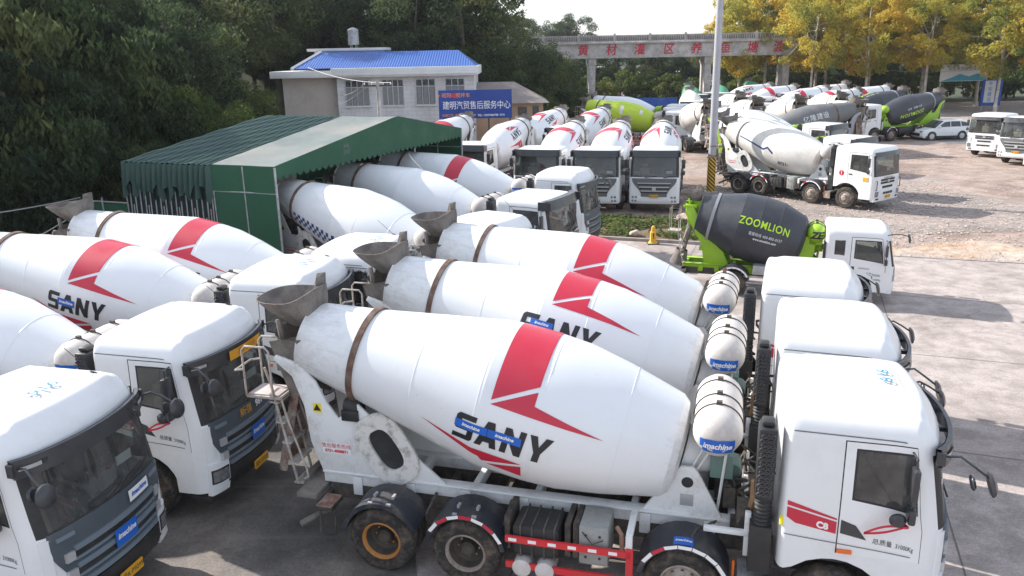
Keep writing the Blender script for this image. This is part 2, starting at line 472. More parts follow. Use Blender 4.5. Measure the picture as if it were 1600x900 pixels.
def sheet(mb, fpt, ys, zs, off, mi=0, M=None, yl=None, yr=None, skirt=0.03):
    """a panel that follows the cab's front; yl/yr: optional functions z -> y limits"""
    n = len(ys)
    P = {}
    for j, z in enumerate(zs):
        a = yl(z) if yl else ys[0]; b = yr(z) if yr else ys[-1]
        for i, y in enumerate(ys):
            t = (y-ys[0])/(ys[-1]-ys[0]); yy = a+(b-a)*t
            P[i, j] = fpt(yy, z, off)
    ids = {}
    o = len(mb.v); k = 0
    for key, p in P.items():
        ids[key] = o+k; mb.v.append(p); k += 1
    for i in range(n-1):
        for j in range(len(zs)-1):
            mb.face([ids[i, j], ids[i+1, j], ids[i+1, j+1], ids[i, j+1]], mi, True)
    # skirt
    ring = [(i, 0) for i in range(n)] + [(n-1, j) for j in range(1, len(zs))] + [(i, len(zs)-1) for i in range(n-2, -1, -1)] + [(0, j) for j in range(len(zs)-2, 0, -1)]
    o2 = len(mb.v)
    for key in ring:
        p = P[key]; mb.v.append((p[0]-skirt-off, p[1], p[2]))
    m = len(ring)
    for a in range(m):
        b = (a+1) % m
        mb.face([ids[ring[a]], o2+a, o2+b, ids[ring[b]]], mi, False)

def linsp(a, b, n): return [a+(b-a)*i/n for i in range(n+1)]

def make_cab(root, style, opts):
    S = CABS[style]; f = cab_shape(S)
    L, W, ZT, ZB = S['L'], S['W'], S['ZT'], S['ZB']
    wx0, wx1, wz0, wz1 = S['win']; dx0, dx1, dz0, dz1 = S['door']; sw, sz0, sz1 = S['shield']
    rf, rs, rt = S.get('rf', .3), S.get('rs', .2), S.get('rt', .24)
    ax, ar = S['ax'], S['ar']
    xs = sorted(set([-L, -L+.03, -L+.1, ax-ar*.91, ax-ar*.89, ax-ar*.7, ax-ar*.45, ax-ar*.2, ax, ax+ar*.25, ax+ar*.5, ax+ar*.7, ax+ar*.85, ax+ar*.92, ax+ar*.94,
        dx0, dx0-.016, dx1, dx1+.016, wx0, wx0-.03, wx1, wx1+.03, (wx0+wx1)/2, -rf, -rf*.75, -rf*.5, -rf*.28, -rf*.1, 0]))
    if 'rearwin' in S: xs = sorted(set(xs + [S['rearwin'][0], S['rearwin'][1]]))
    ys = sym([0, .3, .6, .78, .84, .9, .96, sw-.04, sw, W-rs, W-rs*.7, W-rs*.4, W-rs*.15, W])
    ys = [y for y in ys if abs(y) <= W]
    zs = sorted(set([ZB, ZB+.03, (ZB+S['zrow'])/2, S['zrow'], S['zrow']+.016, wz0-.3, wz0-.03, wz0, (wz0+wz1)/2, wz1, wz1+.03, dz1, dz1+.016, sz0-.03, sz0, sz1, sz1+.03,
        ZT-rt, ZT-rt*.7, ZT-rt*.4, ZT-rt*.15, ZT]))
    zs = [z for z in zs if z <= ZT]
    def clean(l, e=0.008):
        out = [l[0]]
        for a in l[1:]:
            if a-out[-1] > e: out.append(a)
        return out
    xs, ys, zs = clean(xs), clean(ys), clean(zs)
    xs[-1] = 0; ys[-1] = W; zs[-1] = ZT
    mesh = {k: MB() for k in ('shell', 'glass', 'sideglass-1', 'sideglass1', 'rearglass-1', 'rearglass1', 'door_r', 'door_l')}
    vid = {k: {} for k in mesh}
    def emit(cls, pts, mi=0):
        mb = mesh[cls]; ids = []
        for p in pts:
            key = (round(p[0], 4), round(p[1], 4), round(p[2], 4))
            if key not in vid[cls]:
                vid[cls][key] = len(mb.v); mb.v.append(f(p))
            ids.append(vid[cls][key])
        if len(set(ids)) >= 3: mb.face(ids, mi, True)
    e = 0.001
    for side in (-1, 1):
        y = side*W
        for i in range(len(xs)-1):
            for k in range(len(zs)-1):
                a, b, c, d = xs[i], xs[i+1], zs[k], zs[k+1]; cx, cz = (a+b)/2, (c+d)/2
                pts = [(a, y, c), (b, y, c), (b, y, d), (a, y, d)]
                if side > 0: pts.reverse()
                cls, mi = 'shell', 0
                if wx0 < cx < wx1 and wz0 < cz < wz1: cls = 'sideglass%d' % side
                elif wx0-.035 < cx < wx1+.035 and wz0-.035 < cz < wz1+.035: cls, mi = ('door_r' if side < 0 else 'door_l'), 1
                elif dx0 < cx < dx1 and dz0 < cz < dz1: cls = 'door_r' if side < 0 else 'door_l'
                elif dx0-.018 < cx < dx1+.018 and dz0-.02 < cz < dz1+.018: mi = 1
                elif (abs(cx-dx0+.008) < .009 or abs(cx-dx1-.008) < .009) and cz < dz0 and False: mi = 1
                if 'rearwin' in S and S['rearwin'][0] < cx < S['rearwin'][1] and wz0 < cz < wz1: cls = 'rearglass%d' % side
                emit(cls, pts, mi)
    for x, sg in ((0, 1), (-L, -1)):
        for i in range(len(ys)-1):
            for k in range(len(zs)-1):
                a, b, c, d = ys[i], ys[i+1], zs[k], zs[k+1]; cy, cz = (a+b)/2, (c+d)/2
                pts = [(x, a, c), (x, b, c), (x, b, d), (x, a, d)]
                if sg < 0: pts.reverse()
                cls, mi = 'shell', 0
                if sg > 0 and abs(cy) < sw and sz0 < cz < sz1: cls = 'glass'
                elif sg > 0 and abs(cy) < W-.03 and sz0-.04 < cz < sz1+.04: mi = 1
                emit(cls, pts, mi)
    for z, sg in ((ZT, 1), (ZB, -1)):
        for i in range(len(xs)-1):
            for k in range(len(ys)-1):
                a, b, c, d = xs[i], xs[i+1], ys[k], ys[k+1]
                pts = [(a, c, z), (b, c, z), (b, d, z), (a, d, z)]
                if sg < 0: pts.reverse()
                emit('shell', pts, 0)
    cab = put('cab', mesh['shell'].mesh('cab', [SHELL, BLACK], sharp=50, recalc=False, weld=True), root)
    put('windshield', mesh['glass'].mesh('windshield', [GLASS], recalc=False), cab)
    for s_ in (-1, 1):
        put('side_window', mesh['sideglass%d' % s_].mesh('side_window', [GLASS], recalc=False), cab)
        if mesh['rearglass%d' % s_].f: put('quarter_window', mesh['rearglass%d' % s_].mesh('quarter_window', [GLASS], recalc=False), cab)
    put('cab_door', mesh['door_r'].mesh('cab_door', [SHELL, BLACK], recalc=False), cab)
    put('cab_door', mesh['door_l'].mesh('cab_door', [SHELL, BLACK], recalc=False), cab)
    def fpt(y, z, off=0.0):
        p = f((0, y, z)); return (p[0]+off, p[1], p[2])
    def spt(x, z, off=0.0, side=-1):
        p = f((x, side*W, z)); return (p[0], p[1]+side*off, p[2])
    # interior
    k = W/1.22; zf = S['zrow']
    for s_ in (-1, 1):
        m = MB(); cy = s_*0.55*k
        m.box(-1.35*k, -0.9*k, cy-.25, cy+.25, zf-.15, zf+.15); m.box(-1.5*k, -1.36*k, cy-.25, cy+.25, zf, zf+.72); m.box(-1.48*k, -1.40*k, cy-.14, cy+.14, zf+.74, zf+.92)
        m.build('seat', SEATC if s_ < 0 else DASH, cab, bev=0.04)
    m = MB(); m.box(-0.62*k, -0.2, -W+.2, W-.2, zf-.2, sz0+.02); m.box(-L+.12, -L+.16, -W+.1, W-.1, zf-.2, ZT-.25); m.box(-L+.12, -.3, -W+.12, W-.12, zf-.22, zf-.18)
    m.build('dashboard', DASH, cab, bev=0.02)
    m = MB(); Mx = Matrix.Translation((-0.72*k, 0.55*k, sz0+.06)) @ Matrix.Rotation(R(-62), 4, 'Y')
    m.tube([(0.23*math.cos(a*PI/8), 0.23*math.sin(a*PI/8), 0) for a in range(16)], 0.016, 6, closed=True, M=Mx)
    m.tube([(0.22, 0, 0), (0, 0, -.02), (-.22, 0, 0)], 0.015, 6, M=Mx); m.tube([(0, 0, 0), (0, 0, -.3)], 0.03, 6, M=Mx)
    m.build('steering_wheel', BLACK, cab)
    m = MB(); m.box(-0.40*k, -0.38*k, 0.55*k, 0.85*k, sz0+.10, sz0+.24)
    m.build('windshield_card', WHITET, cab)
    # front
    fr = S['front']
    ysn = linsp(-1, 1, 12)
    def strip(name, mat, y0, y1, z0, z1, off, nz=3, skirt=.03, n=12):
        m = MB(); sheet(m, fpt, linsp(y0, y1, n), linsp(z0, z1, nz), off, skirt=skirt); return m.build(name, mat, cab)
    if fr == 'slotted':
        m = MB()
        sheet(m, fpt, ysn, linsp(0.93, 1.84, 8), 0.022, 0, yl=lambda z: -(0.80+0.26*smooth(.9, 1.6, z)), yr=lambda z: (0.80+0.26*smooth(.9, 1.6, z)))
        g = m.build('grille_panel', [SLATE], cab)
        for z in (1.42, 1.16):
            strip('grille_slot', BLACK, -.80, .80, z-.045, z+.045, 0.032)
            strip('grille_bar', SLATEL, -.78, .78, z+.05, z+.125, 0.055)
            strip('grille_bar', SLATEL, -.80, .80, z-.085, z-.05, 0.05)
            for s_ in (-1, 1): strip('bar_end', SILVER, s_*.86-.06, s_*.86+.06, z-.06, z+.07, 0.06, n=2)
        strip('grille_bar', SLATEL, -.76, .76, 0.95, 1.02, 0.06)
        strip('bumper_centre', BLACK, -.84, .84, .56, .92, 0.05, n=10)
        for s_ in (-1, 1):
            strip('bumper_corner', WHITE, s_*1.0-.19, s_*1.0+.19, .52, 1.1, 0.05, n=6)
            strip('headlight', LENS, s_*1.0-.14, s_*1.0+.14, .76, .96, 0.068, n=4)
            strip('lamp_surround', BLACK, s_*1.0-.17, s_*1.0+.17, .73, .99, 0.058, n=4)
            strip('corner_panel', WHITE, s_*1.12-.07, s_*1.12+.07, 1.16, 1.78, 0.02, n=3)
            strip('air_vent', SLATEL, s_*.86-.12, s_*.86+.12, 1.70, 1.755, 0.04, n=3)
        # visor: curved band standing off the brow, with a gap behind it
        m = MB()
        n = 20
        def vp(t, z, o):
            y = (t*2-1)*1.17; p = f((0, y, 2.86)); bx = p[0] + 0.12*(1-abs(t*2-1)**3*.6)
            return (bx+o, y*(1+o*.3), z)
        m.grid(lambda u, v: vp(u, 2.70+.24*v, 0.03*(1-v)+.02), n, 3); m.grid(lambda u, v: vp(1-u, 2.70+.24*v, -0.04+.03*(1-v)), n, 3)
        m.grid(lambda u, v: vp(u, 2.94, .02-.05*v), n, 1); m.grid(lambda u, v: vp(1-u, 2.70, .05-.05*v), n, 1)
        for yy in (-.85, -.3, .3, .85):
            p = f((0, yy, 2.86)); m.box(p[0]-.04, p[0]+.14, yy-.04, yy+.04, 2.80, 2.86)
        for s_ in (-1, 1):
            p = f((0, s_*1.1, 2.8)); m.box(-.40, p[0]+.07, s_*1.185-.03, s_*1.185+.015, 2.74, 2.91)
        m.build('visor', VISOR, cab, sharp=50)
        for s_ in (-1, 1):
            m = MB(); m.grid(lambda u, v: vp((.88+.1*u) if s_ > 0 else (.02+.1*u), 2.80+.05*v, .05), 4, 1); m.build('marker_strip', SILVER, cab)
        for s_ in (-1, 1):   # wipers
            m = MB(); m.tube([fpt(s_*.1-.05, 1.87, .05), fpt(s_*.25+.35, 1.95, .06), fpt(s_*.3+.55, 2.02, .05)], .012, 5); m.tube([fpt(s_*.3-.15, 1.93, .045), fpt(s_*.3+.5, 2.0, .045)], .014, 5)
            m.build('wiper', BLACK, cab)
        pz, lz = .64, 1.30
        # side markings
        m = MB()
        def q(x, z): return spt(x, z, .005)
        m.add([q(-2.06, 1.98), q(-2.06, 1.93), q(-1.45, 1.825), q(-1.45, 1.845)], [(0, 1, 2, 3)]); m.add([q(-2.06, 1.91), q(-2.06, 1.80), q(-1.95, 1.73), q(-1.45, 1.64), q(-1.45, 1.805)], [(0, 1, 2, 3, 4)])
        m.build('red_stripe', RED, cab, recalc=False)
        m = MB(); flat_text(m, 'C8', .12, lambda u, v: spt(-1.62+u, 1.735+v-u*.14, .008), bold=.006)
        m.build('side_number', WHITET, cab)
        m = MB(); m.add([q(-1.40, 1.84), q(-1.22, 1.79), q(-1.08, 1.60), q(-1.40, 1.66)], [(0, 3, 2, 1)]); m.build('door_vent', VISOR, cab, recalc=False)
        for s_ in (-1, 1):
            m = MB(); flat_text(m, '总质量  31000Kg', .088, lambda u, v: (lambda p: p)(spt(-.70-s_*u, 1.57+v+s_*.10*u, .006, s_)), bold=.0022)
            m.build('door_lettering', BLACKD, cab)
        m = MB(); m.box(-1.42, -1.24, -W-.03, -W+.02, 1.38, 1.43); m.build('side_lamp', ORANGE, cab)
        m = MB(); m.tube([spt(-2.13, 1.66, .01), spt(-2.13, 1.78, .01)], .028, 8); m.build('side_marker', YELLOW, cab)
        # crease below the door
        m = MB(); m.grid(lambda u, v: (lambda p: (p[0], p[1]-.006, p[2]))(spt(-2.08+1.66*u, 1.56-.12*u-.012*v, .004)), 24, 1); m.build('body_crease', GREYG, cab, recalc=False)
        # rain gutter along the roof edge
        for s_ in (-1, 1):
            m = MB(); m.grid(lambda u, v: (lambda p: (p[0], p[1]+s_*.006, p[2]))(spt(-2.05+1.45*u, 3.02-.016*v-.02*u, .002, s_)), 20, 1); m.build('roof_gutter', GREYG, cab, recalc=False)
        # roof panel lines and number
        def rp(x, y): p = f((x, y, ZT)); return (p[0], p[1], p[2]+.035)
        m = MB()
        for dx in (0, .05): m.add([rp(-.62+dx, -.52), rp(-.62+dx, .52), rp(-.61+dx, .52), rp(-.61+dx, -.52)], [(3, 2, 1, 0)])
        m.build('roof_line', GREYG, cab, recalc=False)
        if opts.get('number'):
            m = MB(); flat_text(m, opts['number'], .28, lambda u, v: rp(-.86+v, -u), bold=.004, sx=1.15); m.build('roof_number', BLUETXT, cab)
        m = MB(); pa = f((-.62, .80, ZT)); m.tube([(pa[0]-.06, pa[1], pa[2]-.01), pa, (pa[0]+.06, pa[1], pa[2]-.02)], .022, 6); m.tube([pa, (pa[0]-.40, pa[1]-.03, pa[2]+.36)], .005, 5)
        if not opts.get('noantenna'): m.build('antenna', BLACK, cab)
    elif fr == 'bars':
        m = MB()
        sheet(m, fpt, ysn, linsp(.86, 1.76, 6), 0.03, 0, yl=lambda z: -(0.62+0.46*smooth(.95, 1.7, z)), yr=lambda z: (0.62+0.46*smooth(.95, 1.7, z)))
        m.build('grille_panel', GREYG, cab)
        for z, w in ((1.50, .80), (1.31, .72), (1.12, .64)):
            strip('grille_bar', SILVER, -w, w, z, z+.05, 0.06); strip('grille_slot', BLACK, -w, w, z-.08, z-.01, 0.04)
        strip('emblem', SILVER, -.09, .09, 1.16, 1.34, .08, n=2)
        m = MB(); sheet(m, fpt, ysn, linsp(.5, .80, 3), 0.08, 0, yl=lambda z: -1.17, yr=lambda z: 1.17, skirt=.1); m.build('bumper', WHITE, cab)
        for s_ in (-1, 1):
            for yy, zz in ((.86, .84), (1.02, .84), (.88, .66), (1.02, .66)):
                p = fpt(s_*yy, zz, .085); m = MB(); m.lathe([(0.0, .012), (.045, .01), (.062, -.02)], 12, M=Matrix.Translation(p) @ Matrix.Rotation(R(90), 4, 'Y')); m.build('headlight', LENS, cab)
        m = MB(); n = 14
        def vp(t, z, o):
            y = (t*2-1)*1.2; p = f((0, y, 2.80)); return (p[0]+.17+o-.05*abs(t*2-1)**4, y, z)
        m.grid(lambda u, v: vp(u, 2.78+.31*v, -.08*v), n, 3); m.grid(lambda u, v: vp(u, 3.09, -.08-.22*v), n, 2); m.grid(lambda u, v: vp(u, 2.78, 0-.2*v), n, 1)
        for s_ in (-1, 1): m.box(-.5, -.04, s_*1.2-.02, s_*1.2+.02, 2.78, 3.06)
        m.build('visor', VISOR, cab, sharp=40)
        for s_ in (-1, 1):
            m = MB(); m.tube([fpt(s_*.45, 1.80, .04), fpt(s_*.45+.5, 1.88, .045)], .018, 5); m.build('wiper', BLACK, cab)
        pz, lz = .90, None
    elif fr == 'mesh':
        for z in (1.5, 1.36):
            strip('grille_slot', BLACK, -.62, .62, z-.045, z+.045, 0.03)
        strip('grille_slot', BLACK, -.45, .45, 1.10, 1.20, .03); strip('grille_slot', BLACK, -.45, .45, .80, .92, .06)
        strip('emblem', SILVER, -.09, .09, 1.38, 1.5, .05, n=2)
        m = MB(); flat_text(m, opts.get('badge', ' . '), .11, lambda u, v: (lambda p: p)(fpt(u, 1.60+v, .02)), space=1.7, bold=.003); m.build('lettering', BLACKD, cab)
        m = MB(); sheet(m, fpt, ysn, linsp(.48, 1.02, 4), 0.06, 0, yl=lambda z: -1.17, yr=lambda z: 1.17, skirt=.1); m.build('bumper', WHITE, cab)
        for s_ in (-1, 1):
            strip('headlight', LENS, s_*.98-.12, s_*.98+.12, .72, .98, .08, n=3); strip('fog_lamp', BLACK, s_*.9-.1, s_*.9+.1, .54, .64, .08, n=2)
            m = MB(); m.tube([fpt(s_*1.08, 1.5, .03), fpt(s_*1.08, 1.5, .10), fpt(s_*1.08, 1.05, .10), fpt(s_*1.08, 1.05, .03)], .02, 6); m.build('grab_handle', BLACK, cab)
        m = MB(); n = 12
        m.grid(lambda u, v: (lambda p: (p[0]+.07*(1-v)+.02, p[1], 2.62+.22*v))(f((0, (u*2-1)*1.15, 2.7))), n, 3); m.grid(lambda u, v: (lambda p: (p[0]+.09-.12*v, p[1], 2.62))(f((0, (u*2-1)*1.15, 2.7))), n, 1)
        m.build('visor', VISOR, cab, sharp=40)
        if opts.get('badge'):
            m = MB(); m.lathe([(0, .001), (.13, .001)], 20, M=Matrix.Translation(spt(-1.75, 1.72, .008)) @ Matrix.Rotation(R(90), 4, 'X')); m.build('red_disc', RED, cab, recalc=False)
            m = MB(); flat_text(m, '1', .2, lambda u, v: spt(-1.75+u, 1.72+v, .014), bold=.006); m.build('side_number', WHITET, cab, recalc=False)
            m = MB(); m.box(-.62, -.36, -W-.012, -W, 1.44, 1.64); m.build('side_plate', YPLATE, cab)
        pz, lz = .68, None
    else:
        strip('grille_slot', BLACK, -.5, .5, .98, 1.1, .03); strip('emblem', SILVER, -.08, .08, .99, 1.09, .05, n=2)
        m = MB(); sheet(m, fpt, ysn, linsp(.40, .80, 4), 0.06, 0, yl=lambda z: -.98, yr=lambda z: .98, skirt=.1); m.build('bumper', WHITE, cab)
        for s_ in (-1, 1): strip('headlight', LENS, s_*.78-.13, s_*.78+.13, .84, 1.02, .05, n=3)
        m = MB(); m.box(-1.42, -1.18, -W-.008, -W+.01, 1.12, 1.22); m.build('door_vent', BLACK, cab)
        m = MB(); flat_text(m, 'ZOOMLION', .06, lambda u, v: spt(-.9+u, 1.17+v, .012)); flat_text(m, '工程-E4290L', .09, lambda u, v: spt(-.60+u, .98+v, .008)); flat_text(m, '总质量 4500Kg', .075, lambda u, v: spt(-.58+u, .84+v, .008))
        m.build('door_lettering', BLACKD, cab)
        m = MB(); m.box(-L-.05, -L+.02, -W+.02, -W+.3, 1.0, 1.95); m.build('air_intake', BLACK, cab, bev=.02)
        pz, lz = .55, None
    # mirrors
    k2 = S['ZT']/3.2
    for s_ in (-1, 1):
        m = MB(); y = s_*(W+.14*k2); zt = wz1+.05
        mx = wx1-.30 if style == 'long' else -.32; ya = s_*(W+.02)
        if style == 'long': y = s_*(W+.13)
        m.tube([(mx-.02, s_*(W-.04), zt), (mx, y, zt), (mx, y, wz0-.1), (mx-.04, s_*(W-.02), wz0-.14)], .014, 6)
        wm = m.build('mirror_bracket', VISOR, cab)
        m = MB(); m.box(mx-.04, mx+.04, y-.09*k2, y+.10*k2, wz0+.20*k2, wz1-.08); m.build('wing_mirror', VISOR, cab, bev=.02)
        m = MB(); m.box(mx-.04, mx+.05, y-.09*k2, y+.10*k2, wz0-.12, wz0+.08*k2); m.build('wide_mirror', VISOR, cab, bev=.03)
        if style == 'long' and s_ < 0:
            m = MB(); m.lathe([(0, .05), (.07, .045), (.10, .01), (.10, -.02), (0, -.03)], 14, M=Matrix.Translation((mx-.14, y-.02, wz0-.10)) @ Matrix.Rotation(R(100), 4, 'X')); m.build('kerb_mirror', VISOR, cab)
            m = MB()
            for dz, bow in ((0, .0), (-.05, -.05)):
                a = Vector((mx-.05, y-.02, wz0-.17)); b = Vector((mx-.50, y+.04, wz0-.36)); pts = [a.lerp(b, i/8)+Vector((0, -.01, (.05 if dz else -.03)*math.sin(PI*i/8))) for i in range(9)]
                for i in range(8): m.add([pts[i]+Vector((0, 0, .018)), pts[i+1]+Vector((0, 0, .018)), pts[i+1]-Vector((0, 0, .018)), pts[i]-Vector((0, 0, .018))], [(0, 1, 2, 3)])
            m.lathe([(0, .03), (.035, .02), (.045, 0), (0, -.03)], 8, M=Matrix.Translation((mx-.05, y-.03, wz0-.17)))
            m.build('red_ribbon', RED, cab, recalc=False)
        if style != 'small':
            m = MB(); m.box(dx0+.05, dx0+.22, s_*(W+.012)-.012, s_*(W+.012)+.012, wz0-.24, wz0-.19)
            if style != 'long': m.build('door_handle', BLACK, cab, bev=.006)
    if style in ('long', 'small'):
        for s_ in ((-1, 1) if style == 'long' else (-1,)):
            zz = 2.82 if style == 'long' else 2.22
            m = MB(); base = Vector((-.34, s_*(W-.1), zz)); tip = Vector((.20, s_*(W+.06), zz-.16))
            if style == 'small': tip = Vector((.26, s_*(W-.1), zz+.0))
            m.tube([base, base+Vector((.2, s_*.06, .06)), (base+tip)/2+Vector((.08, s_*.04, .05)), tip], .016, 6)
            Mx = Matrix.Translation(tip+Vector((0, 0, -.06))) @ Matrix.Rotation(R(78), 4, 'Y')
            m.lathe([(0, .05), (.09, .045), (.145, .015), (.155, -.01), (.14, -.02), (0, -.02)], 16, M=Mx)
            if style == 'long':
                Mx = Matrix.Translation(tip+Vector((-.2, -s_*.02, -.07))) @ Matrix.Rotation(R(78), 4, 'Y')
                m.lathe([(0, .03), (.08, .025), (.10, 0), (.09, -.015), (0, -.015)], 12, M=Mx)
            m.build('round_mirror', VISOR, cab)
    # step below the door
    if style != 'small':
        for s_ in (-1, 1):
            m = MB(); m.box(-.70, -.25, s_*1.0-.14, s_*1.0+.14, .40, .50); m.box(-.66, -.3, s_*.9-.1, s_*.9+.1, .74, .79); m.build('cab_step', BLACK, cab, bev=.015)
    # number plate
    if opts.get('plate'):
        p = fpt(0, pz, .09); m = MB(); m.box(p[0]-.02, p[0]+.006, -.22, .22, pz-.075, pz+.075, 0)
        flat_text(m, opts['plate'], .105, lambda u, v: (p[0]+.009, u, pz+v), mi=1, sx=.95, bold=.003); m.build('number_plate', [YPLATE, BLACKD], cab, recalc=False)
    if opts.get('slate_mark'):
        m = MB()
        flat_text(m, opts['slate_mark'][0], .17, lambda u, v: fpt(.17+u, 1.73+v, .05), mi=0, bold=.006); flat_text(m, opts['slate_mark'][1], .17, lambda u, v: fpt(-.25+u, 1.73+v, .05), mi=1, bold=.004)
        m.build('front_number', [WHITET, YPLATE], cab)
        m = MB(); m.grid(lambda u, v: vp_(u, v), 1, 1) if False else None
    for (y0, y1, z0, z1, off, mt, txt) in opts.get('front_tags', ()):
        tag_sticker(cab, lambda u, v, o: fpt(y0+(y1-y0)*u, z0+(z1-z0)*v, off+o), y1-y0, z1-z0, txt, mt)
    cab['_f'] = 0
    return cab, f, fpt, spt

def tag_sticker(parent, fn, w, h, txt, mats=None, n=4):
    """blue sticker with white lettering on a surface; fn(u, v, off)"""
    m = MB(); m.grid(lambda u, v: fn(u, v, .003), n, 2, 0)
    v, f = text2d(txt, h*.60, bold=.02*h, shear=.25); wd = max(a for a, b in v)-min(a for a, b in v); ks = min(1.0, .84*w/wd); v = [(a*ks, b*min(1, ks*1.15)) for a, b in v]
    v, f = tri_sub(v, f, .12)
    m.add([fn(.5+a/w, .55+b/h, .007) for a, b in v], f, 1)
    mats = mats or [BLUES, WHITET]
    return m.build('sticker', mats, parent, recalc=False)

# ------------------------------------------------------------------ wheels
def wheel_meshes():
    out = {}
    def tyre(r, w):
        m = MB(); seg = 56
        prof = [(r*.55, w/2-.03), (r*.60, w/2), (r*.80, w/2+.012), (r*.93, w/2-.005), (r*.985, w/2-.035), (r, w/2-.07), (r, 0), (r, -w/2+.07), (r*.985, -w/2+.035), (r*.93, -w/2+.005), (r*.80, -w/2-.012), (r*.60, -w/2), (r*.55, -w/2+.03)]
        verts = []; n = len(prof)
        for i in range(seg):
            a = 2*PI*i/seg; lug = 0.0 if i % 2 else -.014
            for j, (rr, h) in enumerate(prof):
                q = rr + (lug if 3 <= j <= n-4 and j not in (6,) else 0)
                verts.append((q*math.cos(a), h, q*math.sin(a)))
        fs = [(i*n+j, ((i+1) % seg)*n+j, ((i+1) % seg)*n+j+1, i*n+j+1) for i in range(seg) for j in range(n-1)]
        m.add(verts, fs, 0, True)
        return m
    Mo = Matrix.Rotation(R(90), 4, 'X')      # local z -> -y  (outer side)
    def dual(r, w, gap):
        m = tyre(r, w)
        t = tyre(r, w); o = len(m.v); m.v += [(x, y+gap, z) for x, y, z in t.v]; m.f += [tuple(i+o for i in q) for q in t.f]; m.m += t.m; m.sm += t.sm
        return m
    for key, r, w in (('big', .535, .29), ('small', .42, .22)):
        out[key+'_tyre'] = tyre(r, w).mesh('tyre', [TYRE], sharp=30)
        out[key+'_dual'] = dual(r, w, .33 if key == 'big' else .25).mesh('tyre', [TYRE], sharp=30)
        # front rim: dish bulging outwards with hub, holes and nuts
        m = MB(); R0 = r*.60
        m.lathe([(R0, .0), (R0*.97, w/2+.0), (R0*.90, w/2+.005), (R0*.86, w/2-.05), (R0*.72, w/2-.02), (R0*.50, w/2+.03), (R0*.40, w/2+.035), (R0*.38, w/2+.09), (R0*.28, w/2+.12), (0, w/2+.125)], 28, 0, M=Mo)
        for q in range(10):
            a = 2*PI*q/10; m.lathe([(.016, 0), (.016, .035), (0, .04)], 6, 0, M=Mo @ Matrix.Translation((R0*.46*math.cos(a), R0*.46*math.sin(a), w/2+.028)))
            m.lathe([(0, .004), (R0*.075, .004)], 8, 1, M=Mo @ Matrix.Translation((R0*.70*math.cos(a+.3), R0*.70*math.sin(a+.3), w/2-.014)))
        out[key+'_front'] = m
        m = MB()
        m.lathe([(R0, -.02), (R0*1.0, w/2-.01), (R0*.95, w/2+.008), (R0*.88, w/2-.01), (R0*.84, w/2-.05)], 28, 0, M=Mo)
        m.lathe([(R0*.84, w/2-.05), (R0*.78, -w/2+.10), (R0*.60, -w/2+.06), (R0*.42, -w/2+.07), (R0*.38, -w/2+.10)], 28, 1, M=Mo)
        m.lathe([(R0*.38, -w/2+.10), (R0*.36, .02), (R0*.25, .05), (0, .055)], 20, 1, M=Mo)
        for q in range(8):
            a = 2*PI*q/8; m.lathe([(.018, 0), (.018, .03), (0, .035)], 6, 0, M=Mo @ Matrix.Translation((R0*.5*math.cos(a), R0*.5*math.sin(a), -w/2+.07)))
        out[key+'_rear'] = m
    return out
_W = wheel_meshes()
RIM_MESH = {}
def wheel(root, size, x, side, ytrack, z, kind, rimmat):
    """side -1: right-hand side of the vehicle"""
    w = put('wheel', _W[size+('_dual' if kind == 'dual' else '_tyre')], root, (x, side*ytrack, z), (0, 0, 0 if side < 0 else PI))
    key = (size, 'rear' if kind == 'dual' else 'front', rimmat.name)
    if key not in RIM_MESH:
        RIM_MESH[key] = _W[size+('_rear' if kind == 'dual' else '_front')].mesh('rim', [rimmat, RIMD], sharp=35)
    put('rim', RIM_MESH[key], w)
    return w

# ------------------------------------------------------------------ drum
class Drum:
    def __init__(s, X0, Z0, T, prof):
        s.X0, s.Z0, s.T, s.prof = X0, Z0, R(T), prof
    def rad(s, h):
        p = s.prof
        for (a, ra), (b, rb) in zip(p, p[1:]):
            if h <= b: return ra+(rb-ra)*(h-a)/max(1e-6, b-a)
        return p[-1][1]
    def pt(s, h, phi, off=0.0):
        """drum-local: z along the axis to the rear, phi in degrees from the top, positive to the right-hand side"""
        r = s.rad(h)+off; q = R(phi)
        return (r*math.cos(q), -r*math.sin(q), h)
    def truck_pt(s, h, phi, off=0.0):
        r = s.rad(h)+off; u = r*math.cos(R(phi))
        return (s.X0-h*math.cos(s.T)+u*math.sin(s.T), -r*math.sin(R(phi)), s.Z0+h*math.sin(s.T)+u*math.cos(s.T))
BIG = Drum(-3.48, 2.0, 12.3, [(0, .52), (.06, .70), (.16, .785), (1.0, 1.0), (1.65, 1.125), (2.15, 1.155), (2.9, 1.15), (3.9, .965), (5.0, .755), (5.95, .60), (6.05, .585)])
SMALLD = Drum(-2.68, 1.66, 13.5, [(0, .48), (.06, .70), (.15, .82), (.9, 1.06), (1.5, 1.10), (2.1, 1.06), (2.9, .80), (3.35, .65), (3.4, .64)])

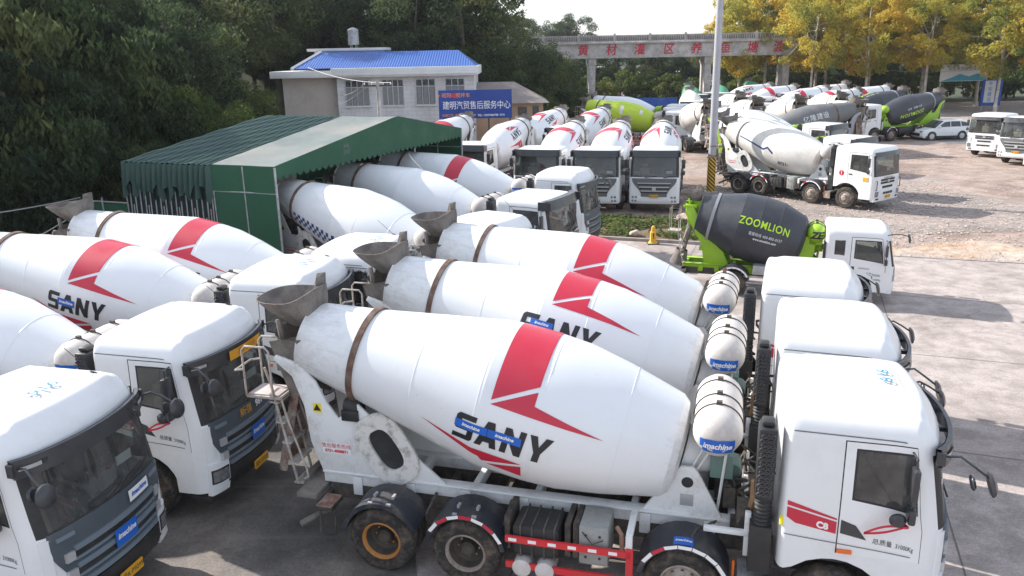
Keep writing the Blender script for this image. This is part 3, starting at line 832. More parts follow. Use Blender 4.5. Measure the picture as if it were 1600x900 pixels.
def drum_mesh(D, m0=0, bands=()):
    m = MB(); seg = 72
    prof = [(r, h) for h, r in D.prof]
    mis = []
    for (h0, _), (h1, _) in zip(D.prof, D.prof[1:]):
        mi = 0
        for (a, b, k) in bands:
            if a <= (h0+h1)/2 <= b: mi = k
        mis.append(mi)
    m.lathe([(0, -.03), (.2, -.03), (.3, .0), (D.prof[0][1], 0)], seg, 0)
    m.lathe(prof, seg, mis=mis)
    hr = D.prof[-1][0]; rr = D.prof[-1][1]
    m.lathe([(rr, hr), (rr+.02, hr+.02), (rr-.01, hr+.03), (rr-.05, hr-.02), (rr-.05, hr-.8)], seg, len(set([0])) and 0)
    # thin weld seams
    for h in D.seams if hasattr(D, 'seams') else ():
        r = D.rad(h); m.lathe([(r, h-.012), (r+.004, h), (r, h+.012)], seg, 0)
    return m
BIG.seams = (.9, 2.05, 2.95, 4.0)
SMALLD.seams = (.9, 1.5, 2.1)

def wrap(D, polys2d, d=.09, off=.006, flip=False):
    """polys in (s, phi deg) space scaled: x = s, y = phi*0.0175*1.1"""
    k = math.pi/180*1.1
    v, f = subdivided([[(a, b*k) for a, b in p] for p in polys2d], d)
    return [D.pt(a, (-b if flip else b)/k, off) for a, b in v], f

def word_on_drum(m, D, word, s0, phi0, w, h, gap, mi=0, flip=False, off=.007, text=None, upside=False):
    if text is None:
        polys, tot = block_word(word, w, h, gap); v, f = subdivided(polys, .07)
    else:
        v, f = text2d(word, h, **text); mx = min(a for a, b in v); v = [(a-mx, b+h/2) for a, b in v]; v, f = tri_sub(v, f, .10)
        tot = max(a for a, b in v)
    pts = []
    for a, b in v:
        # right side: reads rear -> front (s falls); left side: front -> rear
        if upside: a, b = tot-a, h-b
        s_ = (s0-a) if not flip else (s0-tot+a)
        s_ = max(.12, s_); r = D.rad(s_)
        phi = phi0 + math.degrees((h-b)/r)
        pts.append(D.pt(s_, -phi if flip else phi, off))
    m.add(pts, f, mi)

DRUM_ROT_MODE = 'ZYX'
def make_drum(root, D, style, mats):
    m = drum_mesh(D, bands=mats.get('bands', ()))
    mm = [mats['base']]+list(mats.get('more', ()))
    dr = m.build('drum', mm, root, sharp=7.5)
    dr.location = (D.X0, 0, D.Z0); dr.rotation_mode = 'ZYX'; dr.rotation_euler = (0, -(PI/2-D.T), 0)
    rh = mats.get('ring', 5.05 if D is BIG else 2.95)
    r = D.rad(rh); m = MB(); m.lathe([(r-.01, rh-.05), (r+.04, rh-.045), (r+.04, rh+.045), (r-.01, rh+.05)], 72)
    m.build('roller_ring', mats.get('ringmat', RUSTC), dr, sharp=30)
    def patch(name, mat, polys, both=True, **kw):
        for k, poly in enumerate(polys if not kw.pop('one', False) else [polys]):
            for fl in ((False, True) if both else (False,)):
                m = MB(); m.add(*wrap(D, poly if isinstance(poly[0], list) else [poly], flip=fl, **kw)); m.build(name, mat, dr, recalc=False, weld=False)
    if style == 'chevron':
        patch('red_stripe', RED, [[(2.75, 69), (2.13, 51), (2.13, 0), (2.13, -51), (2.75, -69), (2.75, 0)]], both=False, d=.07)
        patch('red_arrow', RED, [[(2.75, 72), (2.13, 55), (2.13, 65), (1.09, 75.5)]], d=.07)
        patch('red_swoosh', RED, [[(3.76, 104), (2.95, 111.5), (2.14, 113), (2.74, 123.5), (2.80, 119)], [(2.14, 115.5), (2.66, 126), (2.13, 129)]], d=.07)
        
        for fl in (False, True):
            m = MB(); word_on_drum(m, BIG, 'SANY', 3.23, 84.5, .31, .43, .06, flip=fl); m.build('lettering', BLACKD, dr, recalc=False, weld=False)
    elif style == 'checker':
        sq = []
        for i in range(34):
            for j in range(3):
                if (i+j) % 2 == 0: sq.append([(4.9-i*.13, 96+j*7), (4.77-i*.13, 96+j*7), (4.77-i*.13, 103+j*7), (4.9-i*.13, 103+j*7)])
        patch('checker_band', BLUEL, sq, d=.14, one=True)
    elif style == 'blueline':
        patch('blue_line', BLUEL, [[(4.9, 82), (3.0, 92), (3.0, 97), (4.9, 86)], [(3.0, 92), (2.75, 84), (2.75, 89), (3.0, 97)], [(2.75, 84), (2.35, 95), (2.38, 100), (2.75, 89)]])
        m = MB(); word_on_drum(m, BIG, '0731-', 2.0, 112, 0, .26, 0, text=dict(bold=.008)); m.build('lettering', BLACKD, dr, recalc=False, weld=False)
    elif style in ('brandlime', 'greytext'):
        if style == 'greytext': L_ = [('亿隆建设', 3.6, 60, .50, .012, WHITET, False), ('ZOOMLION', 3.2, 92, .5, .016, LIMET, False)]
        elif D is BIG: L_ = [('ZOOMLION', 3.5, 92, .44, .006, LIMET, True), ('0731-8852 · 长沙', 3.2, 74, .2, 0, WHITET, True)]
        else: L_ = [('ZOOMLION', 2.12, 60, .34, .0045, LIMET, False), ('客服热线 400-800-0157', 1.72, 84, .12, .003, WHITET, False), ('www.zoomlion.com', 1.55, 92, .10, .003, WHITET, False)]
        for wd, s0, ph, hh, bo, mt, up_ in L_:
            for fl in (False, True):
                m = MB(); word_on_drum(m, D, wd, s0, ph, 0, hh, 0, flip=fl, text=dict(bold=bo, sx=.80 if D is not BIG else 1, space=1.12), upside=up_); m.build('lettering', mt, dr, recalc=False, weld=False)
    elif style == 'darkband':
        patch('dark_band', LGREY, [[(5.0, 14), (1.0, 30), (1.0, 22), (5.0, 2)], [(5.0, -2), (1.0, 14), (1.0, 8), (5.0, -8)]], d=.12)
    elif style == 'limewhite':
        patch('white_patch', DRUMOLD, [[(2.9, 60), (2.6, 62), (2.5, 100), (2.8, 100)], [(1.2, 55), (.9, 57), (.9, 80), (1.15, 80)]])
    return dr

# ------------------------------------------------------------------ whole mixer truck
def fender_mesh(x, y0, y1, z, r, a0, a1, tape=None, side=-1):
    m = MB(); n = 12
    def P(a, rr, y): return (x+rr*math.cos(a), y, z+rr*math.sin(a))
    A0, A1 = R(a0), R(a1)
    for rr, s_ in ((r, 1), (r-.03, -1)):
        m.grid(lambda u, v: P(A0+(A1-A0)*u, rr, y0+(y1-y0)*v), n, 1)
    yo = y0 if abs(y0) > abs(y1) else y1
    m.grid(lambda u, v: P(A0+(A1-A0)*u, r-.07*v+.0, yo+(.0)), n, 1)
    for u in (A0, A1): m.add([P(u, r, y0), P(u, r, y1), P(u, r-.03, y1), P(u, r-.03, y0)], [(0, 1, 2, 3)])
    return m

def make_truck(spec):
    """returns the root Empty of a mixer truck whose front bumper is at the origin, facing +X"""
    root = empty('concrete_mixer_truck')
    small = spec.get('small'); big = not small
    D = SMALLD if small else BIG
    fm = spec.get('framemat', FRAMEW); cabs = spec['cab']
    cab, f, fpt, spt = make_cab(root, cabs, spec)
    # chassis
    if big: XF, XR, zc0, zc1, yr = -.3, -9.05, .72, .98, .44
    else: XF, XR, zc0, zc1, yr = -.3, -6.35, .50, .72, .38
    m = MB()
    for s_ in (-1, 1): m.box(XF, XR, s_*yr-.045, s_*yr+.045, zc0, zc1)
    for x in linsp(XF-.3, XR+.06, 9): m.box(x-.05, x+.05, -yr, yr, zc0+.04, zc1-.04)
    for x in spec['axles']: m.tube([(x, -1.0 if big else -.8, .54 if big else .42), (x, 1.0 if big else .8, .54 if big else .42)], .09, 10)
    m.tube([(-1.0, 0, .6), (XR+1.2, 0, .62)], .07, 8)
    m.box(XR-.03, XR+.05, -.9 if big else -.7, .9 if big else .7, zc0-.02, zc0+.14)
    m.box(-2.1 if big else -1.6, -.35, -.5, .5, .55, zc1+.1)                       # engine mass under the cab
    m.build('chassis', CHASSIS, root, bev=0)
    xs0 = spec.get('xsub', -2.62 if big else -2.25)
    m = MB(); zs0, zs1 = zc1+.004, zc1+.22 if big else zc1+.14
    for s_ in (-1, 1):
        m.box(xs0, XR-.1, s_*yr-.055, s_*yr+.055, zs0, zs1); m.box(xs0, XR-.1, s_*yr-.10, s_*yr+.10, zs1-.03, zs1+.003)
        for x in linsp(xs0-.4, XR+.5, 6): m.box(x-.08, x+.08, s_*(yr+.055), s_*(yr+.085), zc0+.1, zs1-.05)
    for x in (xs0-.1, xs0-1.5, -5.6 if big else -3.9, -6.6 if big else -4.8, -7.6 if big else -5.6, XR): m.box(x-.05, x+.05, -yr, yr, zs0+.02, zs1-.02)
    sub = m.build('subframe', fm, root, bev=0.006)
    # front drum support: perforated triangular plates and gearbox
    xg = D.X0
    m = MB()
    for s_ in (-1, 1):
        y = s_*(yr+.005)
        h = 1.95 if big else 1.45
        m.prism([(xg-.50, zs1), (xg+.62, zs1), (xg+.28, h-.1), (xg+.20, h), (xg+.02, h), (xg-.06, h-.1)], y-.03, y+.03)
        m.lathe([(0, .034), (.085, .034)], 14, 1, M=Matrix.Translation((xg+.12, y, h-.24)) @ Matrix.Rotation(R(90)*(1 if s_ < 0 else -1), 4, 'X'))
        m.box(xg+.02, xg+.22, y-.036, y+.036, h-.62, h-.42, 2)
    m.box(xg-.02, xg+.26, -yr, yr, h-.5, h-.1)
    m.build('front_support', [fm, BLACK, STEEL], root, bev=.006)
    m = MB(); Mx = Matrix.Translation((xg, 0, D.Z0)) @ Matrix.Rotation(-(PI/2-D.T), 4, 'Y')
    m.lathe([(0, -.62), (.12, -.62), (.15, -.5), (.22, -.45), (.27, -.3), (.34, -.22), (.34, -.06), (.40, -.03)], 24, 0, M=Mx)
    m.build('drum_gearbox', fm if big else LIME, root, sharp=30)
    if big:
        m = MB()
        m.box(xg+.42, xg+.74, -.34, .10, 1.75, 2.12); m.lathe([(.0, -.2), (.12, -.2), (.12, .2), (0, .2)], 12, M=Matrix.Translation((xg+.75, .2, 1.7)) @ Matrix.Rotation(R(90), 4, 'X'))
        m.build('hydraulic_pump', TEAL, root, bev=.02)
        rnd = random.Random(5)
        m = MB()
        for i in range(16):
            a = Vector((rnd.uniform(-3.1, -2.3), rnd.uniform(-.75, .7), rnd.uniform(1.1, 1.8))); pts = [a]
            for j in range(5): pts.append(pts[-1]+Vector((rnd.uniform(-.22, .22), rnd.uniform(-.25, .25), rnd.uniform(-.22, .16))))
            m.tube(pts, rnd.uniform(.015, .035), 6)
        for i in range(9):
            x, y, z = rnd.uniform(-3.0, -2.4), rnd.uniform(-.7, .6), rnd.uniform(1.0, 1.5); a, b, c = [rnd.uniform(.06, .18) for _ in range(3)]
            m.box(x-a, x+a, y-b, y+b, z-c, z+c)
        m.build('hoses', CHASSIS, root)
        m = MB(); m.box(-2.55, -2.49, -.92, .92, 1.28, 1.36); m.box(-2.56, -2.48, -.95, -.87, .95, 1.62); m.box(-2.56, -2.48, .87, .95, .95, 1.62); m.box(-3.1, -2.5, -.96, -.88, 1.26, 1.33)
        m.build('cab_mount', FRAMEW, root, bev=.01)
        m = MB(); m.tube([(-2.5, -.72, 1.5), (-2.46, -.74, 1.72), (-2.46, -.74, 2.0)], [.04, .05, .05], 10); m.build('bronze_fitting', simple_once('bronze_fitting', (.42, .24, .12), .45, .5), root)
        # tall air intake snorkel behind the cab
        m = MB(); ysn_ = -1.0
        m.box(-2.47, -2.24, ysn_-.17, ysn_+.17, 1.95, 2.98); m.box(-2.44, -2.27, ysn_-.1, ysn_+.12, 2.98, 3.06)
        an = m.build('air_intake', BLACK, root, bev=.035)
        m = MB()
        for a in range(3):
            for b in range(14): m.lathe([(.036, 0), (.030, .016), (.016, .014), (.010, .006)], 8, M=Matrix.Translation((-2.415+a*.06+(b % 2)*.015-.008, ysn_-.172, 2.05+b*.064)) @ Matrix.Rotation(R(90), 4, 'X'))
        m.build('intake_grille', VISOR, an)
        m = MB(); m.lathe([(.10, z) if i % 2 else (.118, z) for i, z in enumerate(linsp(1.55, 1.96, 14))], 14, M=Matrix.Translation((-2.35, ysn_, 0))); m.box(-2.5, -2.22, ysn_-.15, ysn_+.15, .85, 1.55)
        m.build('intake_hose', BLACK, an)
    # water tank, across the truck
    tx, tz, tr, t0, t1 = spec.get('tank', (-2.98, 2.62, .335, -.92, .92))
    def tankprof(): return [(0, t0), (tr*.55, t0+.04), (tr*.85, t0+.13), (tr, t0+.28), (tr, t1-.28), (tr*.85, t1-.13), (tr*.55, t1-.04), (0, t1)]
    m = MB(); m.lathe([(a, -b) for a, b in tankprof()], 28, M=Matrix.Translation((tx, 0, tz)) @ Matrix.Rotation(R(90), 4, 'X'))
    tk = m.build('water_tank', spec.get('tankmat', TANKW), root, sharp=60)
    m = MB()
    for y in (-.45, -.10, .42) if big else (-.2, .2):
        m.tube([(tx+(tr+.006)*math.cos(a*PI/14), y, tz+(tr+.006)*math.sin(a*PI/14)) for a in range(28)], .012, 5, closed=True)
        m.box(tx-.04, tx+.04, y-.03, y+.03, tz+tr, tz+tr+.05)
    m.build('tank_strap', CHASSIS if big else BLACK, tk)
    for y in (-.4, .4):
        m = MB(); m.box(tx-.2, tx+.2, y-.03, y+.03, tz-tr-.06, tz-tr+.1); m.tube([(tx-.16, y, tz-tr), (tx-.42, y*.9, zs1+.5)], .016, 6); m.tube([(tx-.05, y, tz-tr), (tx-.34, y*.9, zs1+.5)], .016, 6); m.tube([(tx+.14, y, tz-tr), (tx+.05, y*.8, zs1)], .022, 6)
        m.build('tank_stand', fm, tk, bev=0)
    if spec.get('tanktag'):
        TPF = [(a, b) for a, b in tankprof()][:4]
        def capy(rho):
            for (ra, ya), (rb, yb) in zip(TPF, TPF[1:]):
                if rho <= rb: return ya+(yb-ya)*(rho-ra)/(rb-ra)
            return TPF[-1][1]
        def tp(u, v, o):
            a = (u-.5)*.46; b = -.20+.21*v; rho = math.hypot(a, b)
            return (tx+a*(1+o), capy(rho)-.008-o*1.2, tz+b)
        def tp_old(u, v, o):
            a = R(52-50*v); yy = t0+.28-.30*math.sin(a)*1.0
            # on the near rounded end: sphere-ish patch
            el = R(-34+40*v); az = (u-.5)*1.45
            rr = tr+o
            return (tx+rr*math.sin(az)*math.cos(el*.6), t0+.285-(.285+o)*math.cos(az)*math.cos(el), tz+rr*math.sin(el)*1.02)
        tag_sticker(tk, tp, .46, .21, 'imachine', n=10)
    if spec.get('tanklogo'):
        m = MB(); 
        TP2 = tankprof()[:4]
        def capz(rho):
            for (ra, ya), (rb, yb) in zip(TP2, TP2[1:]):
                if rho <= rb: return ya+(yb-ya)*(rho-ra)/(rb-ra)
            return TP2[-1][1]
        v_, f_ = text2d('ZE', .30, bold=.014, shear=.3); v_, f_ = tri_sub(v_, f_, .05)
        m.add([(tx+a, capz(math.hypot(a, b-.03))-.01, tz+b-.03) for a, b in v_], f_); m.build('logo', BLACKD, tk, recalc=False)
    # drum
    dr = make_drum(root, D, spec['drum'], spec['drummat'])
    # rear support
    rs = D.truck_pt(5.05 if big else 2.95, 180)
    xr, zr = rs[0], rs[2]
    m = MB()
    for s_ in (-1, 1):
        y = s_*.50 if big else s_*.42
        if big:
            outer = [(-7.05, zs1), (-7.35, 1.30), (-8.30, zr-.12), (-8.42, zr+.10), (-8.58, zr+.14)]
            arc = [(-8.9, 2.95), (-9.35, 3.12), (-9.62, 3.02), (-9.60, 2.92), (-9.38, 2.98), (-9.1, 2.72), (-9.02, 2.2), (-9.12, 1.65), (-9.15, zs1)]
            poly = [(-7.02, zs1), (-9.15, zs1), (-9.32, 1.7), (-9.38, 2.3), (-9.55, 2.8), (-9.85, 3.06), (-9.80, 3.14), (-9.45, 3.05), (-9.15, 2.75), (-8.98, 2.4), (-8.80, 2.15), (-8.45, zr+.08), (-8.25, zr-.1)]
            m.prism(poly, y-.025, y+.025)
        else:
            m.prism([(-4.95, zs1), (-5.75, zs1), (-5.85, 1.5), (-6.42, 2.52), (-6.36, 2.76), (-6.15, 2.74), (-5.66, 1.74), (-5.15, 1.3)], y-.025, y+.025); m.box(-6.5, -6.05, y-.03, y+.03, 2.72, 2.80)
    m.box(xr-.2, xr+.28, -.5 if big else -.4, .5 if big else .4, zr-.3, zr-.18)
    rsup = m.build('rear_support', fm, root, bev=.008)
    m = MB()
    if big:   # slanted cross plate with an oval opening
        Mx = Matrix.Translation((-7.98, -.53, 1.72)) @ Matrix.Rotation(R(90), 4, 'X') @ Matrix.Rotation(R(32), 4, 'Z')
        op = []
        for k in range(28):
            a = 2*PI*k/28; op.append((.42*abs(math.cos(a))**.7*(1 if math.cos(a) > 0 else -1), .62*abs(math.sin(a))**.7*(1 if math.sin(a) > 0 else -1)))
        ip = [(a*.50, b*.58) for a, b in op]
        for hh in (0, .05):
            v = [(a, b, hh) for a, b in op]+[(a, b, hh) for a, b in ip]; m.add(v, [(k, (k+1) % 28, 28+(k+1) % 28, 28+k) for k in range(28)], 0, False, Mx)
        m.add([(a, b, 0) for a, b in ip]+[(a, b, .05) for a, b in ip], [(k, (k+1) % 28, 28+(k+1) % 28, 28+k) for k in range(28)], 0, False, Mx)
        m.add([(a, b, 0) for a, b in op]+[(a, b, .05) for a, b in op], [(k, (k+1) % 28, 28+(k+1) % 28, 28+k) for k in range(28)], 0, False, Mx)
        m.add([(a, b, .003) for a, b in ip], [tuple(range(28))], 1, False, Mx)
        m.build('inspection_plate', [simple_once('splashed_white_plate', (.66, .65, .62), .6, 0, .85, (.10, .08, .07), 5.5, .56), BLACK], rsup, recalc=False)
        for s_ in (-1, 1):
            m = MB(); m.lathe([(0, -.12), (.13, -.12), (.15, -.06), (.15, .06), (.13, .12), (0, .12)], 18, M=Matrix.Translation((xr, s_*.42, zr+.0)) @ Matrix.Rotation(R(90), 4, 'Y')); m.box(xr-.14, xr+.14, s_*.42-.16, s_*.42+.16, zr-.2, zr-.02); m.build('roller', BLACK, rsup, bev=.01)
        def q3(u, v): return (u, -.53, v)
        m = MB(); m.add([q3(-9.22, 2.22), q3(-9.08, 2.22), q3(-9.08, 2.38), q3(-9.22, 2.38)], [(0, 1, 2, 3)]); m.build('warning_label', YELLOW, rsup, recalc=False)
        m = MB(); flat_text(m, '▲', .15, lambda u, v: (-9.15+u, -.534, 2.30+v)); m.build('warning_symbol', BLACKD, rsup, recalc=False)
        m = MB(); m.add([q3(-9.12, 1.52), q3(-8.62, 1.52), q3(-8.62, 1.72), q3(-9.12, 1.72)], [(0, 1, 2, 3)], 0); flat_text(m, '售后服务热线', .085, lambda u, v: (-8.87+u, -.534, 1.66+v), mi=1); flat_text(m, '0731-4008871', .07, lambda u, v: (-8.87+u, -.534, 1.57+v), mi=1, bold=.003)
        m.build('red_lettering', [WHITET, REDR], rsup, recalc=False)
    # hopper
    hx = -9.72 if big else -6.30; hz = spec.get('hopz', 4.0) if big else 3.20; k = 1.0 if big else .68
    if spec.get('hopx'): hx = spec['hopx']
    m = MB(); n = 20
    def rim(t):  # outline of the loading hopper: wide rounded rear, cut-out at the front
        a = 2*PI*t; ex = .50*k*(abs(math.cos(a))**.75)*(1 if math.cos(a) > 0 else -1); ey = .56*k*(abs(math.sin(a))**.75)*(1 if math.sin(a) > 0 else -1)
        return ex, ey
    def wallp(t, v, o=0):
        ex, ey = rim(t); s_ = 1-.52*v**1.3; zz = hz-.44*k*v+ (.16*k*max(0, math.cos(2*PI*t))**2 if v < .5 else 0)*(1-2*v)
        return (hx+ex*s_*(1-o)+.26*k*v, ey*s_*(1-o), zz)
    m.grid(lambda u, v: wallp(u, v), 28, 4, 0); m.grid(lambda u, v: wallp(u, 1-v, .035), 28, 4, 0)
    m.grid(lambda u, v: wallp(u, 0, .035*v), 28, 1)
    # raised back plate on the far/front corner
    m.add([(hx+.44*k, -.02*k, hz+.06), (hx+.40*k, .40*k, hz+.04), (hx+.40*k, .42*k, hz+.28*k), (hx+.43*k, .04*k, hz+.28*k)], [(0, 1, 2, 3)]); m.add([(hx+.40*k, .40*k, hz+.0), (hx+.12*k, .50*k, hz-.02), (hx+.18*k, .52*k, hz+.22*k), (hx+.40*k, .42*k, hz+.28*k)], [(0, 1, 2, 3)])
    hp = m.build('loading_hopper', CRUST, root, recalc=False, sharp=40)
    # discharge collector below the hopper
    m = MB()
    def col(u, v):
        a = -PI*.62+2*PI*.62*u; r0 = (.62-.30*v)*k; return (hx+(.10+.16)*k-.02 - (.0 if v < .3 else .05)+ (-r0*math.cos(a))*.8, r0*math.sin(a), hz-.55*k-1.05*k*v)
    m.grid(col, 14, 5)
    m.add([(hx-.15*k, .56*k, hz-.62*k), (hx+.45*k, .50*k, hz-.5*k), (hx+.42*k, .25*k, hz-1.75*k), (hx-.05*k, .25*k, hz-1.7*k)], [(0, 1, 2, 3)]); m.add([(hx-.15*k, -.56*k, hz-.62*k), (hx+.45*k, -.50*k, hz-.5*k), (hx+.42*k, -.25*k, hz-1.75*k), (hx-.05*k, -.25*k, hz-1.7*k)], [(3, 2, 1, 0)])
    m.build('discharge_collector', CRUST if big else fm, root, recalc=False)
    m = MB()
    for s_ in (-1, 1):
        m.tube([(hx-.05*k, s_*.40*k, hz-.30*k), (hx+.05*k, s_*.42*k, hz-.9*k), (hx+.28*k, s_*.46*k, hz-1.3*k)], [.045*k, .06*k, .05*k], 6)
    m.box(hx-.08, hx+.34*k, -.52*k, .52*k, hz-1.12*k, hz-.98*k)
    m.build('hopper_bracket', CRUST if big else LIME, root)
    # chute hanging down at the rear
    m = MB(); n = 6
    cx0 = hx-.02; zt = hz-1.65*k
    def ch(u, v): a = PI*u; return (cx0-.30*k*v - .16*k*math.sin(a)*0-.12*k+.0, -.26*k*math.cos(a), zt-1.5*k*v-.22*k*math.sin(a))
    def ch2(u, v):
        a = PI*(u-.5); w = .25*k; t = v
        base = Vector((hx+.15*k, 0, zt+.25*k)).lerp(Vector((hx-.22*k, -.1*k, zt-1.35*k)), t)
        return tuple(base + Vector((-w*math.cos(a), w*1.1*math.sin(a), -.05*math.cos(a))))
    m.grid(ch2, 10, 6); m.grid(lambda u, v: tuple(Vector(ch2(1-u, v))+Vector((.02, 0, 0))), 10, 6)
    m.build('discharge_chute', RUSTIN if big else CRUST, root, recalc=False)
    if not big:
        m = MB(); m.lathe([(.20, .25), (.24, 0), (.30, -.25), (.27, -.25), (.20, 0)], 14, M=Matrix.Translation((hx-.28, -.1, .98)) @ Matrix.Rotation(R(12), 4, 'Y')); m.build('chute_end', CRUST, root)
    # ladder and platform
    m = MB()
    if big:
        px, py, pz = -10.12, -.30, 2.42
        m.box(px-.26, px+.34, py-.28, py+.22, pz-.03, pz+.01)
        fr_ = .018
        for yy in (py-.27, py+.22):
            m.tube([(px-.26, yy, pz), (px-.26, yy, pz+.78), (px-.20, yy, pz+.85), (px+.16, yy, pz+.85), (px+.22, yy, pz+.78), (px+.22, yy, pz)], fr_, 6)
        m.tube([(px-.26, py-.27, pz+.45), (px-.42, py-.27, pz+.42), (px-.44, py+.2, pz+.42), (px-.26, py+.22, pz+.45)], fr_, 6)
        top = Vector((px+.30, py-.05, pz+.35)); bot = Vector((-9.62, py-.1, .88))
        for yy in (-.24, .22):
            a = Vector((px+.10, py+yy, pz+.5)); b = Vector((-9.62, py+yy, .90))
            m.tube([a, a+Vector((.08, 0, -.25)), b], .022, 6)
            c = Vector((-9.70, py+yy, 2.05)); m.tube([Vector((px+.34, py+yy, pz)), c, Vector((-9.44, py+yy, 1.2)), Vector((-9.42, py+yy, 1.05)), Vector((-9.50, py+yy, 1.0))], .018, 6)
        for t in (.0, .22, .44, .66, .88):
            q = Vector((-9.62, py, .92)).lerp(Vector((px+.16, py, pz+.1)), t)
            m.box(q.x-.07, q.x+.10, py-.25, py+.23, q.z-.015, q.z+.012)
        m.tube([(px+.3, py+.2, pz-.02), (-9.3, -.45, pz-.02), (-9.2, -.5, pz-.05)], .018, 6)
        m.build('ladder', RAIL, root)
        m = MB(); m.box(px-.24, px+.30, py-.24, py+.18, pz+.012, pz+.03); m.build('platform_crust', simple_once('pinkish_concrete_crust', (.50, .42, .40), .9, 0, .5), root, bev=.01)
        m = MB(); m.box(XR-.40, XR-.05, -.9, .9, .88, .96); m.box(XR-.5, XR-.38, -.5, .5, .80, 1.04); m.build('rear_bumper', CRUST, root, bev=.01)
        m = MB(); m.box(-9.0, -8.72, -1.12, -.72, .84, .90, 0); m.tube([(-8.98, -1.0, .84), (-8.98, -1.05, .42), (-8.93, -1.06, .38), (-8.76, -1.06, .38), (-8.72, -1.05, .42), (-8.72, -1.0, .84)], .018, 6, 0); m.box(-8.99, -8.73, -1.11, -.73, .90, .915, 1)
        m.build('rear_step', [CHASSIS, RUSTIN], root)
        m = MB(); m.tube([(-8.95, -.62, .62), (-9.45, -.85, .36)], .055, 8); m.build('tail_pipe', CRUST, root)
    else:
        px, py, pz = -6.75, -.35, 1.95
        for yy in (py-.2, py+.2):
            m.tube([(px-.15, yy, pz), (px-.15, yy, pz+.75), (px+.15, yy, pz+.75), (px+.15, yy, pz)], .014, 5); m.tube([(px+.12, yy, pz), (-6.4, yy, .75)], .016, 5)
            m.tube([(px-.15, yy, pz+.4), (px+.15, yy, pz+.4)], .012, 5)
        for t in (.1, .3, .5, .7, .9): q = Vector((-6.4, py, .75)).lerp(Vector((px+.12, py, pz)), t); m.box(q.x-.04, q.x+.04, py-.2, py+.2, q.z-.01, q.z+.01)
        m.box(px-.2, px+.2, py-.22, py+.22, pz-.02, pz)
        m.build('ladder', RAIL, root)
        m = MB(); m.box(-6.5, -6.3, -.75, .75, .52, .62); m.tube([(-6.4, -.6, .55), (-6.75, -.65, .25)], .05, 6); m.build('rear_bumper', CHASSIS, root)
        m = MB(); m.prism([(-2.55, zs1), (-3.0, zs1), (-2.85, 1.7), (-2.62, 1.95), (-2.30, 1.95), (-2.35, 1.4)], -.43, -.38); m.prism([(-2.55, zs1), (-3.0, zs1), (-2.85, 1.7), (-2.62, 1.95), (-2.30, 1.95), (-2.35, 1.4)], .38, .43); m.build('tank_pedestal', LIME, root)
        m = MB(); m.box(-4.15, -3.6, -.95, -.5, .72, 1.02); m.build('tool_box', STEEL, root, bev=.02)
        m = MB(); m.box(-4.6, -2.6, -.96, -.93, .42, .48); m.box(-4.6, -2.6, -.96, -.93, .62, .68); 
        for x in (-4.5, -3.6, -2.7): m.box(x-.03, x+.03, -.94, -.90, .38, .75)
        m.build('side_guard', STEEL, root)
    # wheels
    size = 'small' if small else 'big'; rz_ = .42 if small else .535
    for i, x in enumerate(spec['axles']):
        rear = x < -4.0
        for s_ in (-1, 1):
            rm = spec.get('rims', {}).get((i, s_), RIMG)
            if rear: wheel(root, size, x, s_, 1.10 if big else .90, rz_, 'dual', rm)
            else: wheel(root, size, x, s_, 1.08 if big else .90, rz_, 'single', rm)
    # fenders
    for i, x in enumerate(spec['axles']):
        if (big and i == 0) or (small and i == 0): continue
        for s_ in (-1, 1):
            y0, y1 = s_*(1.28 if big else 1.05), s_*(.66 if big else .52)
            r = .64 if big else .52
            a0, a1 = (12, 168)
            if big and i == len(spec['axles'])-1: a0, a1 = 25, 172
            fd = fender_mesh(x, y0, y1, rz_+.02, r, a0, a1).build('fender', FENDER, root, sharp=45, recalc=False)
            if (i in (1, 2) and big) or small:
                m = MB()
                for j in range(7):
                    b0 = R(25+j*18); b1 = R(25+j*18+17)
                    if i == 1 and j not in (0, 1, 3, 4, 6): pass
                    ye = y0+s_*.006
                    m.add([(x+(r+.004)*math.cos(b0), ye, rz_+.02+(r+.004)*math.sin(b0)), (x+(r+.004)*math.cos(b1), ye, rz_+.02+(r+.004)*math.sin(b1)), (x+(r-.05)*math.cos(b1), ye, rz_+.02+(r-.05)*math.sin(b1)), (x+(r-.05)*math.cos(b0), ye, rz_+.02+(r-.05)*math.sin(b0))], [(0, 1, 2, 3)], j % 2 if i != 1 else (1 if j in (5,) else 0))
                m.build('reflective_tape', [WHITET, RED], fd, recalc=False)
            if big and i in (2, 3):
                m = MB()
                for dx in (-.14, .16): m.box(x+dx-.02, x+dx+.02, y0*.80-.05, y0*.80+.05, rz_+r+.0, rz_+r+.045); m.box(x+dx-.035, x+dx+.035, y0*.97-.02, y0*.97+.02, rz_+r-.05, rz_+r+.02)
                m.build('fender_clamp', STEEL, fd)
            if big and i == 1 and s_ < 0 and spec.get('fendertag'):
                tag_sticker(fd, lambda u, v, o: (x+(r+o)*math.cos(R(102-24*u)), y0*.98+.19*v, rz_+.02+(r+o)*math.sin(R(102-24*u))), .27, .19, 'imachine')
    # side equipment
    if big:
        m = MB(); m.box(-5.78, -5.08, -1.22, -.62, .62, 1.12); tkf = m.build('fuel_tank', BLACK, root, bev=.07)
        m = MB()
        for x in (-5.65, -5.48, -5.3, -5.15): m.box(x-.012, x+.012, -1.235, -.61, .63, 1.13)
        m.build('tank_rib', CHASSIS, tkf, bev=.004)
        m = MB()
        for x in (-5.62, -5.28): m.lathe([(0, -.16), (.10, -.15), (.14, -.1), (.14, .25), (0, .3)], 16, M=Matrix.Translation((x, -1.06, .48)) @ Matrix.Rotation(R(90), 4, 'X'))
        m.build('air_reservoir', TANKW, root, sharp=50)
